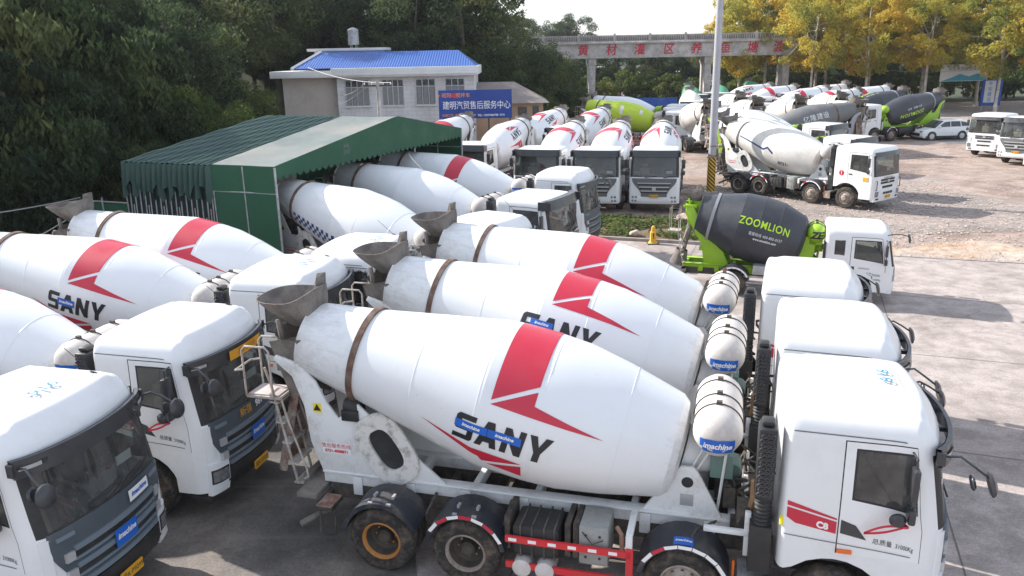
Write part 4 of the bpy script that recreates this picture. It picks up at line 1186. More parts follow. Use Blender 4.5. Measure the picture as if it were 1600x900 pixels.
        m = MB(); m.box(-4.80, -4.38, -1.20, -.62, .62, 1.24); bb = m.build('battery_box', ALU, root, bev=.03)
        m = MB()
        for x in (-4.7, -4.5):
            for z in (.75, 1.1): m.lathe([(0, .012), (.018, .01), (.02, 0)], 8, M=Matrix.Translation((x, -1.203, z)) @ Matrix.Rotation(R(90), 4, 'X'))
        m.tube([(-4.75, -1.21, 1.15), (-4.6, -1.25, 1.0), (-4.45, -1.22, 1.06)], .008, 5)
        m.build('battery_cable', BLACK, bb)
        m = MB(); m.tube([(-4.30, -.9, 1.1), (-4.22, -1.0, 1.06), (-4.20, -1.02, .7)], .035, 8); m.build('copper_pipe', simple_once('copper_pipe', (.42, .25, .17), .6, 0, .6), root)
        for x in (-5.88, -4.98, -4.86):
            m = MB(); m.box(x-.04, x+.04, -1.10, -.46, .64, 1.18); m.build('side_bracket', CHASSIS, root)
        m = MB(); m.tube([(-7.18, -.55, 1.05), (-7.18, -1.0, .95)], .03, 6); m.build('fender_arm', CHASSIS, root)
        m = MB(); m.tube([(-5.95, -.55, 1.10), (-5.95, -1.0, .95)], .03, 6); m.build('fender_arm', CHASSIS, root)
        m = MB(); m.box(-5.86, -4.05, -1.30, -1.26, .88, .98, 0); m.box(-5.86, -4.05, -1.30, -1.26, .46, .56, 0); m.box(-4.12, -4.02, -1.30, -1.25, .46, 1.02, 0)
        for x in linsp(-5.75, -4.3, 5): m.box(x-.06, x+.06, -1.303, -1.29, .905, .955, 1)
        m.build('side_guard', [REDR, WHITET], root)
        m = MB(); m.box(-4.13, -4.04, -1.26, -1.18, .98, 1.20); m.box(-4.13, -4.04, -1.2, -.5, 1.14, 1.22); m.build('guard_post', FRAMEW, root)
        m = MB(); m.box(-2.62, -2.28, -1.18, -.72, .70, .74, 0); m.box(-2.62, -2.28, -1.20, -1.17, .40, .74, 1); 
        for a in range(7):
            for b in range(6): m.box(-2.59+a*.046, -2.575+a*.046, -1.14+b*.07, -1.11+b*.07, .741, .75, 0)
        m.build('step_plate', [STEEL, RUSTIN], root)
        m = MB(); m.tube([(-2.68, -1.1, .5), (-2.68, -1.1, .95)], .02, 6); m.lathe([(0, -.02), (.035, -.02), (.035, .02), (0, .02)], 10, M=Matrix.Translation((-2.68, -1.14, .62)) @ Matrix.Rotation(R(90), 4, 'X')); m.build('reflector', ORANGE, root)
        m = MB(); m.box(-5.78, -4.2, .62, 1.2, .6, 1.1); m.build('tool_box', BLACK, root, bev=.05)
    return root

_so = {}
def simple_once(name, *a):
    if name not in _so:
        col = a[0]; rough = a[1] if len(a) > 1 else .5; metal = a[2] if len(a) > 2 else 0; dirt = a[3] if len(a) > 3 else .3
        kw = {}
        if len(a) > 4: kw['dcol'] = a[4]
        if len(a) > 5: kw['dscale'] = a[5]
        if len(a) > 6: kw['thr'] = a[6]
        _so[name] = simple(name, col, rough, metal, dirt=dirt, **kw)
    return _so[name]

BIGAX = [-1.45, -3.35, -6.5, -7.85]
TAGB = [BLUES, WHITET]; TAGW = [WHITET, BLUES]
BASE = dict(cab='long', axles=BIGAX, drum='chevron', drummat=dict(base=DRUMW), rims={}, tanktag=True)
def spec(**kw):
    d = dict(BASE); d.update(kw); return d
def place(root, x, y, hd, spin=0.0, label=None, group=None, cat='mixer truck'):
    root.location = (x, y, 0); root.rotation_euler = (0, 0, R(hd))
    tag(root, label, cat, group)
    for c in root.children:
        if c.name.startswith('drum') and c.rotation_mode == 'ZYX':
            c.rotation_euler = (0, c.rotation_euler[1], R(spin))
    return root
# ------------------------------------------------------------------ ground
def ground_mat(name, cols, scales, rough=0.9, bmp=0.4, crack=0.0, stones=0.0, hillside=False):
    m, nt, bs, oc = new_mat(name)
    n1 = noise_tex(nt, oc, scales[0], 5, 0.6, .4); n2 = noise_tex(nt, oc, scales[1], 6, 0.7); n3 = noise_tex(nt, oc, scales[2], 3, 0.7)
    a = ramp(nt, n1, [(0.38, cols[0]), (0.50, cols[1]), (0.63, cols[2])])
    b = ramp(nt, n2, [(0.40, 0.72), (0.56, 1.0), (0.72, 1.12)])
    c = mixc(nt, 1.0, a, b, 'MULTIPLY')
    d = ramp(nt, n3, [(0.35, 0.80), (0.6, 1.08)])
    c = mixc(nt, 1.0, c, d, 'MULTIPLY')
    h = n3
    if stones:
        v = _n(nt, 'ShaderNodeTexVoronoi'); v.inputs['Scale'].default_value = 5.5; nt.links.new(oc, v.inputs['Vector'])
        sep = _n(nt, 'ShaderNodeSeparateColor'); nt.links.new(v.outputs['Color'], sep.inputs[0])
        near = ramp(nt, v.outputs['Distance'], [(0.30, 1.0), (0.42, 0.0)])
        pick = ramp(nt, sep.outputs[0], [(0.55, 0.0), (0.6, stones)])
        patch = ramp(nt, noise_tex(nt, oc, .22, 4, .6), [(0.46, 0.0), (0.56, 1.0)])
        k = mathn(nt, 'MULTIPLY', mathn(nt, 'MULTIPLY', near, pick), patch)
        sc = ramp(nt, sep.outputs[1], [(0.0, (0.16, 0.13, 0.12)), (0.5, (0.5, 0.44, 0.40)), (1.0, (0.62, 0.58, 0.55))])
        c = mixc(nt, k, c, sc)
        h = mathn(nt, 'ADD', n3, mathn(nt, 'MULTIPLY', k, .8))
    if crack:
        v = _n(nt, 'ShaderNodeTexVoronoi', feature='DISTANCE_TO_EDGE'); v.inputs['Scale'].default_value = crack
        w = _n(nt, 'ShaderNodeMapping'); nt.links.new(oc, w.inputs[0])
        nz = _n(nt, 'ShaderNodeTexNoise'); nz.inputs['Scale'].default_value = 1.2; nz.inputs['Detail'].default_value = 5; nt.links.new(oc, nz.inputs['Vector'])
        ad = _n(nt, 'ShaderNodeVectorMath', operation='ADD'); sc_ = _n(nt, 'ShaderNodeVectorMath', operation='SCALE'); sc_.inputs['Scale'].default_value = 1.1
        nt.links.new(nz.outputs['Color'], sc_.inputs[0]); nt.links.new(sc_.outputs[0], ad.inputs[0]); nt.links.new(oc, ad.inputs[1]); nt.links.new(ad.outputs[0], v.inputs['Vector'])
        e = ramp(nt, v.outputs['Distance'], [(0.0, 1.0), (0.0035, 0.0)])
        gate = ramp(nt, noise_tex(nt, oc, .35, 2, .5), [(0.48, 0.0), (0.55, 0.75)])
        c = mixc(nt, mathn(nt, 'MULTIPLY', e, gate), c, (0.13, 0.115, 0.10))
    if crack:
        so = ramp(nt, noise_tex(nt, oc, .9, 6, .72, .8), [(.60, 0.0), (.70, .45)])          # oil and rubber stains
        c = mixc(nt, so, c, (.17, .145, .13))
        mp = _n(nt, 'ShaderNodeMapping'); mp.inputs['Rotation'].default_value = (0, 0, R(18)); mp.inputs['Scale'].default_value = (.06, 1.5, 1); nt.links.new(oc, mp.inputs[0])
        tr = ramp(nt, noise_tex(nt, mp.outputs[0], 1.3, 4, .6), [(.55, 0.0), (.68, .35)])   # tyre marks along the road
        c = mixc(nt, tr, c, (.24, .21, .20))
    if hillside:
        sp = _n(nt, 'ShaderNodeSeparateXYZ'); nt.links.new(oc, sp.inputs[0])
        hk = ramp(nt, mathn(nt, 'MULTIPLY', sp.outputs[2], .5), [(.02, 0.0), (.3, 1.0)])
        c = mixc(nt, hk, c, ramp(nt, n2, [(.4, (.03, .04, .018)), (.6, (.07, .075, .035))]))
    nt.links.new(c, bs.inputs['Base Color']); bs.inputs['Roughness'].default_value = rough
    bump(nt, h, bmp, .03, bs)
    return m
def sheet_poly(name, pts, z, mat, kind='structure'):
    m = MB(); m.add([(x, y, z) for x, y in pts], [tuple(range(len(pts)))])
    return tag(m.build(name, mat, recalc=False, weld=False), kind=kind)
DIRT = ground_mat('dirt_lot', [(0.26, 0.19, 0.155), (0.37, 0.28, 0.235), (0.33, 0.28, 0.25)], (.16, .9, 9), stones=.9, bmp=.7, hillside=True)
CONC = ground_mat('worn_concrete', [(0.35, 0.30, 0.275), (0.43, 0.372, 0.345), (0.385, 0.335, 0.31)], (.25, 1.6, 22), crack=.16, bmp=.25)
ASPH = ground_mat('grey_asphalt', [(0.12, 0.12, 0.125), (0.17, 0.165, 0.165), (0.22, 0.21, 0.20)], (.2, 1.5, 20), bmp=.3)
GRAV = ground_mat('grey_gravel', [(0.24, 0.205, 0.185), (0.31, 0.265, 0.24), (0.37, 0.30, 0.265)], (.35, 2.2, 14), stones=.8, bmp=.8)
RUBBLE = ground_mat('orange_rubble_soil', [(0.46, 0.30, 0.19), (0.52, 0.40, 0.31), (0.48, 0.42, 0.37)], (.6, 3, 16), stones=1.0, bmp=1.0)
SOIL = ground_mat('bed_soil', [(0.16, 0.10, 0.06), (0.22, 0.15, 0.09), (0.12, 0.10, 0.06)], (.8, 4, 20), bmp=1.0)
KERBM = simple('kerb_concrete', (0.36, 0.32, 0.30), .9, dirt=.6, dcol=(.16, .12, .10))
HAZE = .0002
# ground sheet with the wooded hill rising behind and to the left
def hill(x, y):
    # distance behind a line running from the left foreground to the far centre
    d = (y-62)*.45 - (x+2)*.75 if x < 30 else -50
    a = smooth(4, 60, d)*17*smooth(26, 0, x)
    b = smooth(150, 330, y)*10*smooth(60, 10, x)
    a *= 1-smooth(92, 130, y)*smooth(-30, -8, x)
    return a+b
m = MB(); NX, NY = 120, 110
def gp(u, v):
    x = -420+840*u if False else (u-.5)*2; y = v
    X = math.copysign(abs(x)**2.2, x)*1500; Y = -40+ v**2.4*2200
    return (X, Y, hill(X, Y))
m.grid(gp, NX, NY); tag(m.build('ground', DIRT, recalc=False, weld=False), kind='structure')
K0, K1 = Vector((3.88, 33.29)), Vector((18.65, 27.96)); kd = (K1-K0).normalized(); kn = Vector((-kd.y, kd.x))
def kp(t, o=0): p = K0+kd*t+kn*o; return (p.x, p.y)
sheet_poly('concrete_yard', [(-60, -30), (60, -30), kp(60), kp(-40), (-60, 30)], .004, CONC)
m = MB()
def stripbox(t0, t1, o0, o1, z0, z1, mi=0):
    a, b, c, d = kp(t0, o0), kp(t1, o0), kp(t1, o1), kp(t0, o1)
    v = [(p[0], p[1], z) for z in (z0, z1) for p in (a, b, c, d)]
    m.add(v, [(0, 3, 2, 1), (4, 5, 6, 7), (0, 1, 5, 4), (1, 2, 6, 5), (2, 3, 7, 6), (3, 0, 4, 7)], mi)
stripbox(-6, 4.6, 0, .16, 0, .13)
tag(m.build('kerb', KERBM, bev=.015), kind='structure')
m = MB(); stripbox(9.0, 60, -.05, .10, 0, .03); tag(m.build('gutter_strip', KERBM), kind='structure')
sheet_poly('planting_bed', [kp(-6, .16), kp(4.6, .16), kp(4.2, 4.6), kp(-5, 5.2)], .05, SOIL)
m = MB()
def rb(u, v):
    t = 6.5+22*u; w = 2.6+1.8*noise.noise(Vector((t*.3, 1, 2))); o = .15+w*v; x, y = kp(t, o)
    e = min(1, 6*v, 6*(1-v), 10*u, 10*(1-u)); n1 = noise.noise(Vector((x*.9, y*.9, 0))); n2 = noise.noise(Vector((x*4, y*4, 5)))
    return (x, y, -.02+e*(.05+.10*max(0, n1+.3)+.035*n2))
m.grid(rb, 150, 26); tag(m.build('rubble_strip', RUBBLE, recalc=False, weld=False), kind='structure')
sheet_poly('gravel_patch', [(9, 36), (15, 33.5), (23, 33), (27, 36.5), (25, 42), (20, 46), (12, 47), (9, 42)], .006, GRAV)
# far road rising to the right, beyond the lot
sheet_poly('asphalt_road', [(36, 66), (44, 62), (60, 66), (80, 82), (84, 96), (58, 90), (46, 84), (38, 78)], .01, ASPH)
sheet_poly('concrete_ramp', [(44, 86), (62, 84), (90, 98), (100, 112), (70, 112), (50, 100)], .016, CONC)
# saw-cut joints in the yard
JM = simple('joint_dark', (.16, .14, .13), .9, dirt=0)
m = MB()
def joint(a, b, w=.014):
    a, b = Vector(a), Vector(b); d = (b-a).normalized(); n = Vector((-d.y, d.x))*w
    m.add([(*(a-n), .008), (*(b-n), .008), (*(b+n), .008), (*(a+n), .008)], [(0, 1, 2, 3)])
for o in (-5.5, -11, -16.5, -22): joint(kp(-25, o), kp(45, o))
for t in (-20, -14, -8, -2, 4, 10.5, 16, 22, 28): joint(kp(t, -.1), kp(t, -30))
tag(m.build('slab_joints', JM, recalc=False, weld=False), kind='structure')

sheet_poly('shaded_asphalt_patch', [(-30, 2), (-3.6, 5.5), (-1.2, 8.2), (-1.8, 12.2), (-3.0, 15.0), (-6, 16), (-30, 17)], .012, ground_mat('stained_shaded_asphalt', [(0.10, 0.095, 0.09), (0.16, 0.145, 0.135), (0.22, 0.19, 0.165)], (.35, 1.5, 20), bmp=.4, crack=.3))  # stained asphalt, its colour darkened further for the shade between the truck rows
# ------------------------------------------------------------------ green canopy shelter
GREENF = simple('green_canvas', (0.014, 0.085, 0.042), .55, dirt=.25, dcol=(.06, .10, .07), dscale=.8)
GREENR = simple('faded_green_canvas_roof', (0.105, 0.145, 0.14), .5, dirt=.55, dcol=(.30, .27, .25), dscale=.35, thr=.45)
GREENP = simple('dark_green_pleats', (0.026, 0.070, 0.058), .38, dirt=.3, dcol=(.12, .17, .15), dscale=.9)
CO = Vector((-7.3, 24.8, 0)); CU = Vector((math.cos(R(68)), math.sin(R(68)), 0)); CD = Vector((math.cos(R(158)), math.sin(R(158)), 0))
CW, CDP, EZ, RZ = 13.6, 6.3, 4.45, 5.42
def cpt(u, d, z): p = CO+CU*u+CD*d; return (p.x, p.y, z)
cr = empty('canopy_shelter', cpt(0, 0, 0)); tag(cr, 'large dark green canvas shelter with a pleated roof and scalloped gable', 'shelter')
def cbuild(m, name, mats, parent=cr, **kw):
    o = m.build(name, mats, None, **kw)
    o.parent = parent
    if parent is cr: o.location = -Vector(cpt(0, 0, 0))
    return o
def roofz(u, sag=0): t = u/CW; t = t/.57 if t < .57 else (1-t)/.43; return EZ+(RZ-EZ)*t-sag
m = MB()
m.grid(lambda a, b: cpt(CW*a, 2.5*b, roofz(CW*a) - .05*math.sin(PI*b)*(1+.5*math.sin(a*30)) + (.035*math.sin(a*90) if a in (0, 1) else 0)), 44, 8)
cbuild(m, 'roof_sheet', GREENR, recalc=False, sharp=30)
m = MB(); npl = 17
def pl(a, b):
    d = 2.5+(CDP-2.5)*b; ph = (d-2.5)/(CDP-2.5)*npl
    w = abs((ph % 1)-.5)*2
    return cpt(CW*a, d, roofz(CW*a)-.34*(1-smooth(.12, .5, w))-.05*(1-w)-.02*math.sin(a*50+d*7))
m.grid(pl, 36, npl*10); cbuild(m, 'pleated_roof', GREENP, recalc=False, sharp=25)
m = MB()   # gable fascia with scallops
nsc = 38
pts = []
top = [(CW*i/40, roofz(CW*i/40)+.012) for i in range(41)]
low = []
for i in range(nsc*4, -1, -1):
    u = CW*i/(nsc*4); low.append((u, EZ-.30-.13*abs(math.sin(PI*i/4))))
m.add([cpt(u, -.02, z) for u, z in top+low], [tuple(range(len(top+low)))]); m.add([cpt(u, .0, z) for u, z in top+low], [tuple(reversed(range(len(top+low))))])
cbuild(m, 'gable_fascia', GREENF, recalc=False, weld=False)
m = MB(); flat_text(m, '8×8', .2, lambda u, v: cpt(4.0+u, -.03, 4.66+v), bold=.004); flat_text(m, '建明', .2, lambda u, v: cpt(4.0+u, -.03, 4.44+v), bold=.004); cbuild(m, 'fascia_mark', GREENR, recalc=False, weld=False)
for u0, sd in ((0, -1), (CW, 1)):
    m = MB()
    m.grid(lambda a, b: cpt(u0+sd*.015+sd*.02*math.sin(a*9), 2.5*a, EZ+.01-(.85-.06*math.sin(a*PI*2)*0)*b), 12, 3)
    cbuild(m, 'side_valance', GREENF, recalc=False)
    m = MB(); m.grid(lambda a, b: cpt(u0+.02*math.sin(a*14)*b, 2.45*a, 3.58-3.5*b), 14, 4); cbuild(m, 'wall_curtain', GREENF, recalc=False)
    m = MB()
    def pv(a, b):
        ph = a*npl; w = abs((ph % 1)-.5)*2
        low_ = .95+.25*math.sin(a*61)+.12*math.sin(a*131)
        return cpt(u0+sd*(.02+.12*(1-w)*(1+b)), 2.5+(CDP-2.5)*a, EZ-.02-.02*(1-w)-low_*b)
    m.grid(pv, npl*4, 4); cbuild(m, 'pleated_valance', GREENP, recalc=False, sharp=25)
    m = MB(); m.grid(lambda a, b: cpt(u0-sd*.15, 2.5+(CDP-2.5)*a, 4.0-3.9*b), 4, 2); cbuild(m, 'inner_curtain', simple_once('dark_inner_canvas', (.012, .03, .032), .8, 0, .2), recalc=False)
    for i in range(npl):
        d0 = 2.55+(CDP-2.55)*i/npl; dd = (CDP-2.55)/npl
        m = MB(); m.tube([cpt(u0+sd*.03, d0, 3.65), cpt(u0+sd*.05, d0+dd*.45, .1)], .022, 5); m.tube([cpt(u0+sd*.05, d0+dd*.5, 3.0-.3*(i % 3)), cpt(u0+sd*.03, d0+dd*.95, .1)], .018, 5)
        if u0 == 0: cbuild(m, 'lattice_bar', STEEL)
m = MB(); m.grid(lambda a, b: cpt(CW*a, CDP, (roofz(CW*a)-.02)*(1-b)), 20, 3); cbuild(m, 'rear_curtain', GREENF, recalc=False)
def post(a, b, r=.024):
    m = MB(); m.tube([a, b], r, 8); return m
for u in (0, CW):
    for d in (0, 1.25, 2.5, CDP): cbuild(post(cpt(u, d-.0, 0), cpt(u, d, EZ-.03), .04 if d == 0 else .024), 'post', STEEL)
    cbuild(post(cpt(u, 0, 3.6), cpt(u, 2.5, 3.6)), 'rail', STEEL)
for u in (CW*.5,): cbuild(post(cpt(0, .1, EZ-.1), cpt(CW, .1, EZ-.1), .04), 'cross_beam', STEEL)
# dark green side enclosure left of the shelter
er = empty('green_screen_wall', cpt(0, 6.0, 0)); tag(er, 'low dark green canvas screen with thin steel rail left of the pleated shelter', 'screen')
def ebuild(m, name, mats):
    o = m.build(name, mats, None, recalc=False); o.parent = er; o.location = -Vector(cpt(0, 6.0, 0)); return o
m = MB(); m.grid(lambda a, b: cpt(.3, 6.5+2.6*a, 2.9-2.8*b), 8, 2); ebuild(m, 'canvas', GREENF)
for d in (6.5, 7.8, 9.1): ebuild(post(cpt(.27, d, 0), cpt(.27, d, 3.1), .03), 'post', STEEL)
ebuild(post(cpt(.27, 6.5, 2.95), cpt(.27, 9.1, 2.95), .025), 'rail', STEEL)

# ------------------------------------------------------------------ house with blue roof
def brick_mat(name, c1, c2, mortar, scale, bw=.5, rh=.25):
    m, nt, bs, oc = new_mat(name)
    b = _n(nt, 'ShaderNodeTexBrick'); b.inputs['Scale'].default_value = scale; b.inputs['Brick Width'].default_value = bw; b.inputs['Row Height'].default_value = rh
    b.inputs['Mortar Size'].default_value = .012
    mp = _n(nt, 'ShaderNodeMapping'); mp.inputs['Rotation'].default_value = (R(90), 0, 0); nt.links.new(oc, mp.inputs[0]); nt.links.new(mp.outputs[0], b.inputs['Vector'])
    for i, c in (('Color1', c1), ('Color2', c2), ('Mortar', mortar)): b.inputs[i].default_value = (*c, 1)
    f = ramp(nt, noise_tex(nt, oc, .6, 5, .7), [(.45, 1.0), (.75, .72)])
    nt.links.new(mixc(nt, 1.0, b.outputs[0], f, 'MULTIPLY'), bs.inputs['Base Color']); bs.inputs['Roughness'].default_value = .6
    return m
TILEW = brick_mat('white_wall_tile', (.72, .71, .71), (.68, .67, .67), (.54, .53, .52), .9, .6, .28)
PLASTER = simple('beige_render', (.52, .46, .41), .9, dirt=.5, dcol=(.28, .22, .18), dscale=.5)
TRIMW = simple('white_concrete_trim', (.70, .70, .69), .7, dirt=.35, dcol=(.42, .40, .38), dscale=.7)
def corr_mat(name, col, n, ax=0):
    m, nt, bs, oc = new_mat(name)
    w = _n(nt, 'ShaderNodeTexWave', wave_type='BANDS', bands_direction='XYZ'[ax]); w.inputs['Scale'].default_value = n; nt.links.new(oc, w.inputs[0])
    c = mixc(nt, ramp(nt, noise_tex(nt, oc, .7, 5, .7), [(.5, 0), (.8, .5)]), col, tuple(x*.6+.1 for x in col))
    nt.links.new(c, bs.inputs['Base Color']); bs.inputs['Roughness'].default_value = .4; bump(nt, w.outputs['Fac'], .8, .05, bs)
    return m
BLUER = corr_mat('blue_sheet_roof', (.035, .12, .42), 1.6)
hr = empty('blue_roof_house', (-7.6, 62, 0)); tag(hr, 'two storey white tiled house with bright blue sheet roof and water tank', 'house')
def hb(m, name, mats, parent=hr, off=(-7.6, 62, 0), **kw):
    o = m.build(name, mats, None, **kw); o.parent = parent
    if parent is hr: o.location = -Vector(off)
    return o
HX0, HX1, HY = -12.9, -2.55, 62.0
m = MB(); m.box(HX0, HX1, HY, HY+8.5, 0, 6.30); hb(m, 'wall', TILEW)
m = MB(); m.box(HX0-.25, HX1+.30, HY-.7, HY+9, 6.302, 6.96); m.box(HX0-.32, HX1+.37, HY-.77, HY-.703, 6.42, 6.56); hb(m, 'parapet', TRIMW, bev=.02)
m = MB(); m.box(-17.2, HX0-.002, HY+.8, HY+8.5, 0, 6.3); hb(m, 'wing_wall', PLASTER)
m = MB(); m.box(-17.9, HX0-.255, HY-.0, HY+9, 6.302, 6.80, 0); hb(m, 'wing_roof', [TRIMW], bev=.02)
m = MB()
ra, rb = (-15.3, HY+4.2), (-4.1, HY+4.2)
v = [(-16.2, HY+.2, 6.97), (-2.4, HY+.2, 6.97), (-3.9, HY+4.4, 8.15), (-14.9, HY+4.4, 8.15), (-16.2, HY+8.6, 6.97), (-2.4, HY+8.6, 6.97)]
m.add(v, [(0, 1, 2, 3), (3, 2, 5, 4), (1, 5, 2)]); hb(m, 'roof', BLUER, recalc=False)
m = MB(); m.add([(-16.0, HY+.4, 6.965), (-14.85, HY+4.4, 8.1), (-16.0, HY+8.4, 6.965)], [(0, 1, 2)]); m.box(-15.7, -15.3, HY+3.6, HY+4.4, 7.1, 7.6); hb(m, 'gable', PLASTER, recalc=False)
m = MB(); m.tube([(-16.25, HY+.1, 6.97), (-14.9, HY+4.4, 8.2)], .12, 4); hb(m, 'barge_board', TRIMW)
m = MB(); m.box(-16.2, -9.8, HY+5.2, HY+8.2, 8.25, 8.47); m.box(-15.7, -10.3, HY+5.6, HY+7.9, 6.9, 8.25); hb(m, 'stair_tower', TRIMW, bev=.02)
m = MB(); tz = 8.72
prof = [(0, 0)]+[(.42+(.03 if i % 2 else 0), .02+i*.085) for i in range(15)]+[(.30, 1.28), (.12, 1.36), (0, 1.38)]
m.lathe(prof, 24, M=Matrix.Translation((-12.6, HY+6.5, tz))); 
for a in range(4): m.box(-12.6+.3*math.cos(a*PI/2+.7)-.03, -12.6+.3*math.cos(a*PI/2+.7)+.03, HY+6.5+.3*math.sin(a*PI/2+.7)-.03, HY+6.5+.3*math.sin(a*PI/2+.7)+.03, 8.47, tz)
o = m.build('steel_water_tank', STEEL, sharp=40); tag(o, 'ribbed stainless water tank standing on top of the blue roofed house', 'water tank')
WGL = simple('dark_window_glass', (.05, .055, .06), .12, dirt=.2, dcol=(.3, .3, .3), dscale=3)
CURT = simple('window_curtain', (.26, .26, .27), .8, dirt=.4, dscale=4)
for x0, x1, n in ((-12.25, -10.5, 4), (-9.5, -7.9, 4), (-6.95, -5.5, 3), (-4.7, -3.3, 3)):
    m = MB(); m.box(x0, x1, HY-.03, HY+.02, 4.22, 6.05, 0)
    w = m.build('window', [WGL], None); w.parent = hr; w.location = -Vector((-7.6, 62, 0))
    m = MB()
    for i in range(n+1): x = x0+(x1-x0)*i/n; m.box(x-.03, x+.03, HY-.07, HY-.032, 4.18, 6.09)
    for z in (4.2, 5.55, 6.07): m.box(x0-.04, x1+.04, HY-.066, HY-.034, z-.03, z+.03)
    o = m.build('window_frame', SILVER, w)
    m = MB()
    for i in range(n): x = x0+(x1-x0)*(i+.5)/n; m.grid(lambda a, b: (x-.17+.34*a, HY-.033+.0*a, 4.25+1.25*b), 1, 1)
    m.build('curtain', CURT, w, recalc=False)
    m = MB(); m.box(x0-.1, x1+.1, HY-.12, HY+.0, 4.08, 4.17); m.build('window_sill', TRIMW, w)
for x0, x1 in ((-11.8, -9.4), (-7.6, -5.2)):
    m = MB(); m.box(x0, x1, HY-.02, HY+.02, .1, 2.9); hb(m, 'roller_door', STEEL)
# small outbuilding with brown roof
sr = empty('small_outbuilding', (1.2, 66, 0)); tag(sr, 'low orange beige outbuilding with a grey brown hipped roof, right of the house', 'building')
def sb(m, name, mats, parent=sr, **kw):
    o = m.build(name, mats, None, **kw); o.parent = parent
    if parent is sr: o.location = -Vector((1.2, 66, 0))
    return o
ORW = simple('orange_beige_render', (.50, .34, .22), .85, dirt=.4, dcol=(.3, .2, .14), dscale=1)
m = MB(); m.box(-3.2, 2.75, 64.2, 70, 0, 4.15); sb(m, 'wall', ORW)
m = MB(); m.add([(-4, 63.6, 4.05), (3.2, 63.6, 4.05), (3.2, 70.6, 4.05), (-4, 70.6, 4.05), (-2.9, 67, 5.6), (.5, 67, 5.6)], [(0, 1, 5, 4), (1, 2, 5), (2, 3, 4, 5), (3, 0, 4), (3, 2, 1, 0)])
sb(m, 'roof', simple('weathered_roof', (.22, .19, .18), .85, dirt=.5, dcol=(.33, .30, .28), dscale=.8), recalc=False)
for x0, x1, z0, z1 in ((.75, 1.45, 2.5, 3.75), (1.9, 2.4, 2.9, 3.8)):
    m = MB(); m.box(x0, x1, 64.16, 64.22, z0, z1); sb(m, 'window', WGL)
# blue billboard
SB = simple('billboard_blue', (.010, .045, .26), .45, dirt=.15, dcol=(.03, .06, .35), dscale=.8)
bx0, bx1, bz0, bz1, by = -4.86, .25, 3.45, 5.40, 57.0
br = empty('billboard', (-2.3, by, 0)); tag(br, 'blue billboard with white Chinese characters on a steel frame before the house', 'billboard')
def bb_(m, name, mats, **kw): o = m.build(name, mats, None, **kw); o.parent = br; o.location = -Vector((-2.3, by, 0)); return o
m = MB(); m.box(bx0, bx1, by-.03, by+.03, bz0, bz1); bb_(m, 'panel', SB)
m = MB(); flat_text(m, '建明汽贸售后服务中心', .60, lambda u, v: (-2.22+u, by-.04, 4.33+v), bold=.012, space=.98, sx=.80)
bb_(m, 'white_lettering', WHITET, recalc=False, weld=False)
m = MB(); flat_text(m, 'TEL: 13507486798  0731', .19, lambda u, v: (-1.2+u, by-.04, 3.66+v), bold=.004)
bb_(m, 'white_lettering', WHITET, recalc=False, weld=False)
m = MB(); flat_text(m, '★ 昭阳   搅拌车', .34, lambda u, v: (-3.85+u, by-.04, 5.03+v), bold=.01); flat_text(m, '大病工伤  常规九儿', .2, lambda u, v: (-3.8+u, by-.04, 3.68+v), bold=.005)
bb_(m, 'orange_lettering', simple('orange_lettering', (.85, .30, .03), .4, dirt=0), recalc=False, weld=False)
m = MB(); m.lathe([(0, 0), (.17, 0)], 18, M=Matrix.Translation((-3.79, by-.042, 5.03)) @ Matrix.Rotation(R(90), 4, 'X')); bb_(m, 'red_dot', RED, recalc=False)
m = MB()
for x in (-4.6, -3.0, -1.4, .1): m.box(x-.05, x+.05, by+.035, by+.12, 0, 5.3)
for z in (3.6, 4.5, 5.2): m.box(bx0, bx1, by+.125, by+.17, z-.04, z+.04)
bb_(m, 'frame', CHASSIS)

# ------------------------------------------------------------------ aqueduct
CONCB = ground_mat('aqueduct_concrete', [(.44, .41, .395), (.52, .48, .46), (.47, .44, .42)], (.25, 1.2, 9), bmp=.2)
aq = empty('aqueduct', (20, 108, 0)); tag(aq, 'long concrete aqueduct on slender piers with red Chinese characters along its side', 'aqueduct')
def ab(m, name, mats, parent=None, **kw):
    o = m.build(name, mats, None, **kw); o.parent = parent or aq
    if parent is None: o.location = -Vector((20, 108, 0))
    return o
m = MB(); m.box(-30, 95, 108, 111.2, 7.05, 8.85); ab(m, 'trough', CONCB)
m = MB(); m.box(-30, 95, 107.7, 111.5, 8.852, 9.08); m.box(-30, 95, 107.95, 107.998, 7.08, 7.2); ab(m, 'deck_lip', CONCB, bev=.02)
m = MB()
for z in (9.16, 9.86): m.box(-30, 95, 107.78, 107.9, z-.06, z+.06)
x = -30
while x < 95:
    m.box(x-.04, x+.04, 107.8, 107.88, 9.2, 9.82); x += .23
ab(m, 'balustrade', CONCB, weld=False, recalc=False)
m = MB(); m.box(-30, 95, 108.0, 108.02, 9.1, 9.8); ab(m, 'slit_shade_panel', simple('painted_slit_shade', (.20, .19, .185), .9, dirt=.5, dcol=(.30, .28, .27), dscale=.6))  # added panel, coloured dark as the shade seen through the baluster slits
m = MB(); x = -27.5
while x < 95:
    m = MB(); m.box(x-.14, x+.14, 107.72, 107.96, 9.082, 10.12); x += 4.6; ab(m, 'railing_post', CONCB, weld=False, recalc=False)
for x in (-4, 11.1, 26.3, 36.6):
    for yy in (108.3, 110.2):
        m = MB(); m.box(x-.42, x+.42, yy, yy+.7, 0, 6.4); m.box(x-.52, x+.52, yy-.08, yy+.78, 6.2, 7.05); ab(m, 'pier', CONCB, bev=.02)
m = MB(); m.tube([(10.3, 108.1, 7.0), (10.3, 108.0, 6.4), (10.5, 108.0, 6.0), (10.5, 108.0, 0)], .09, 8); ab(m, 'drain_pipe', STEEL)
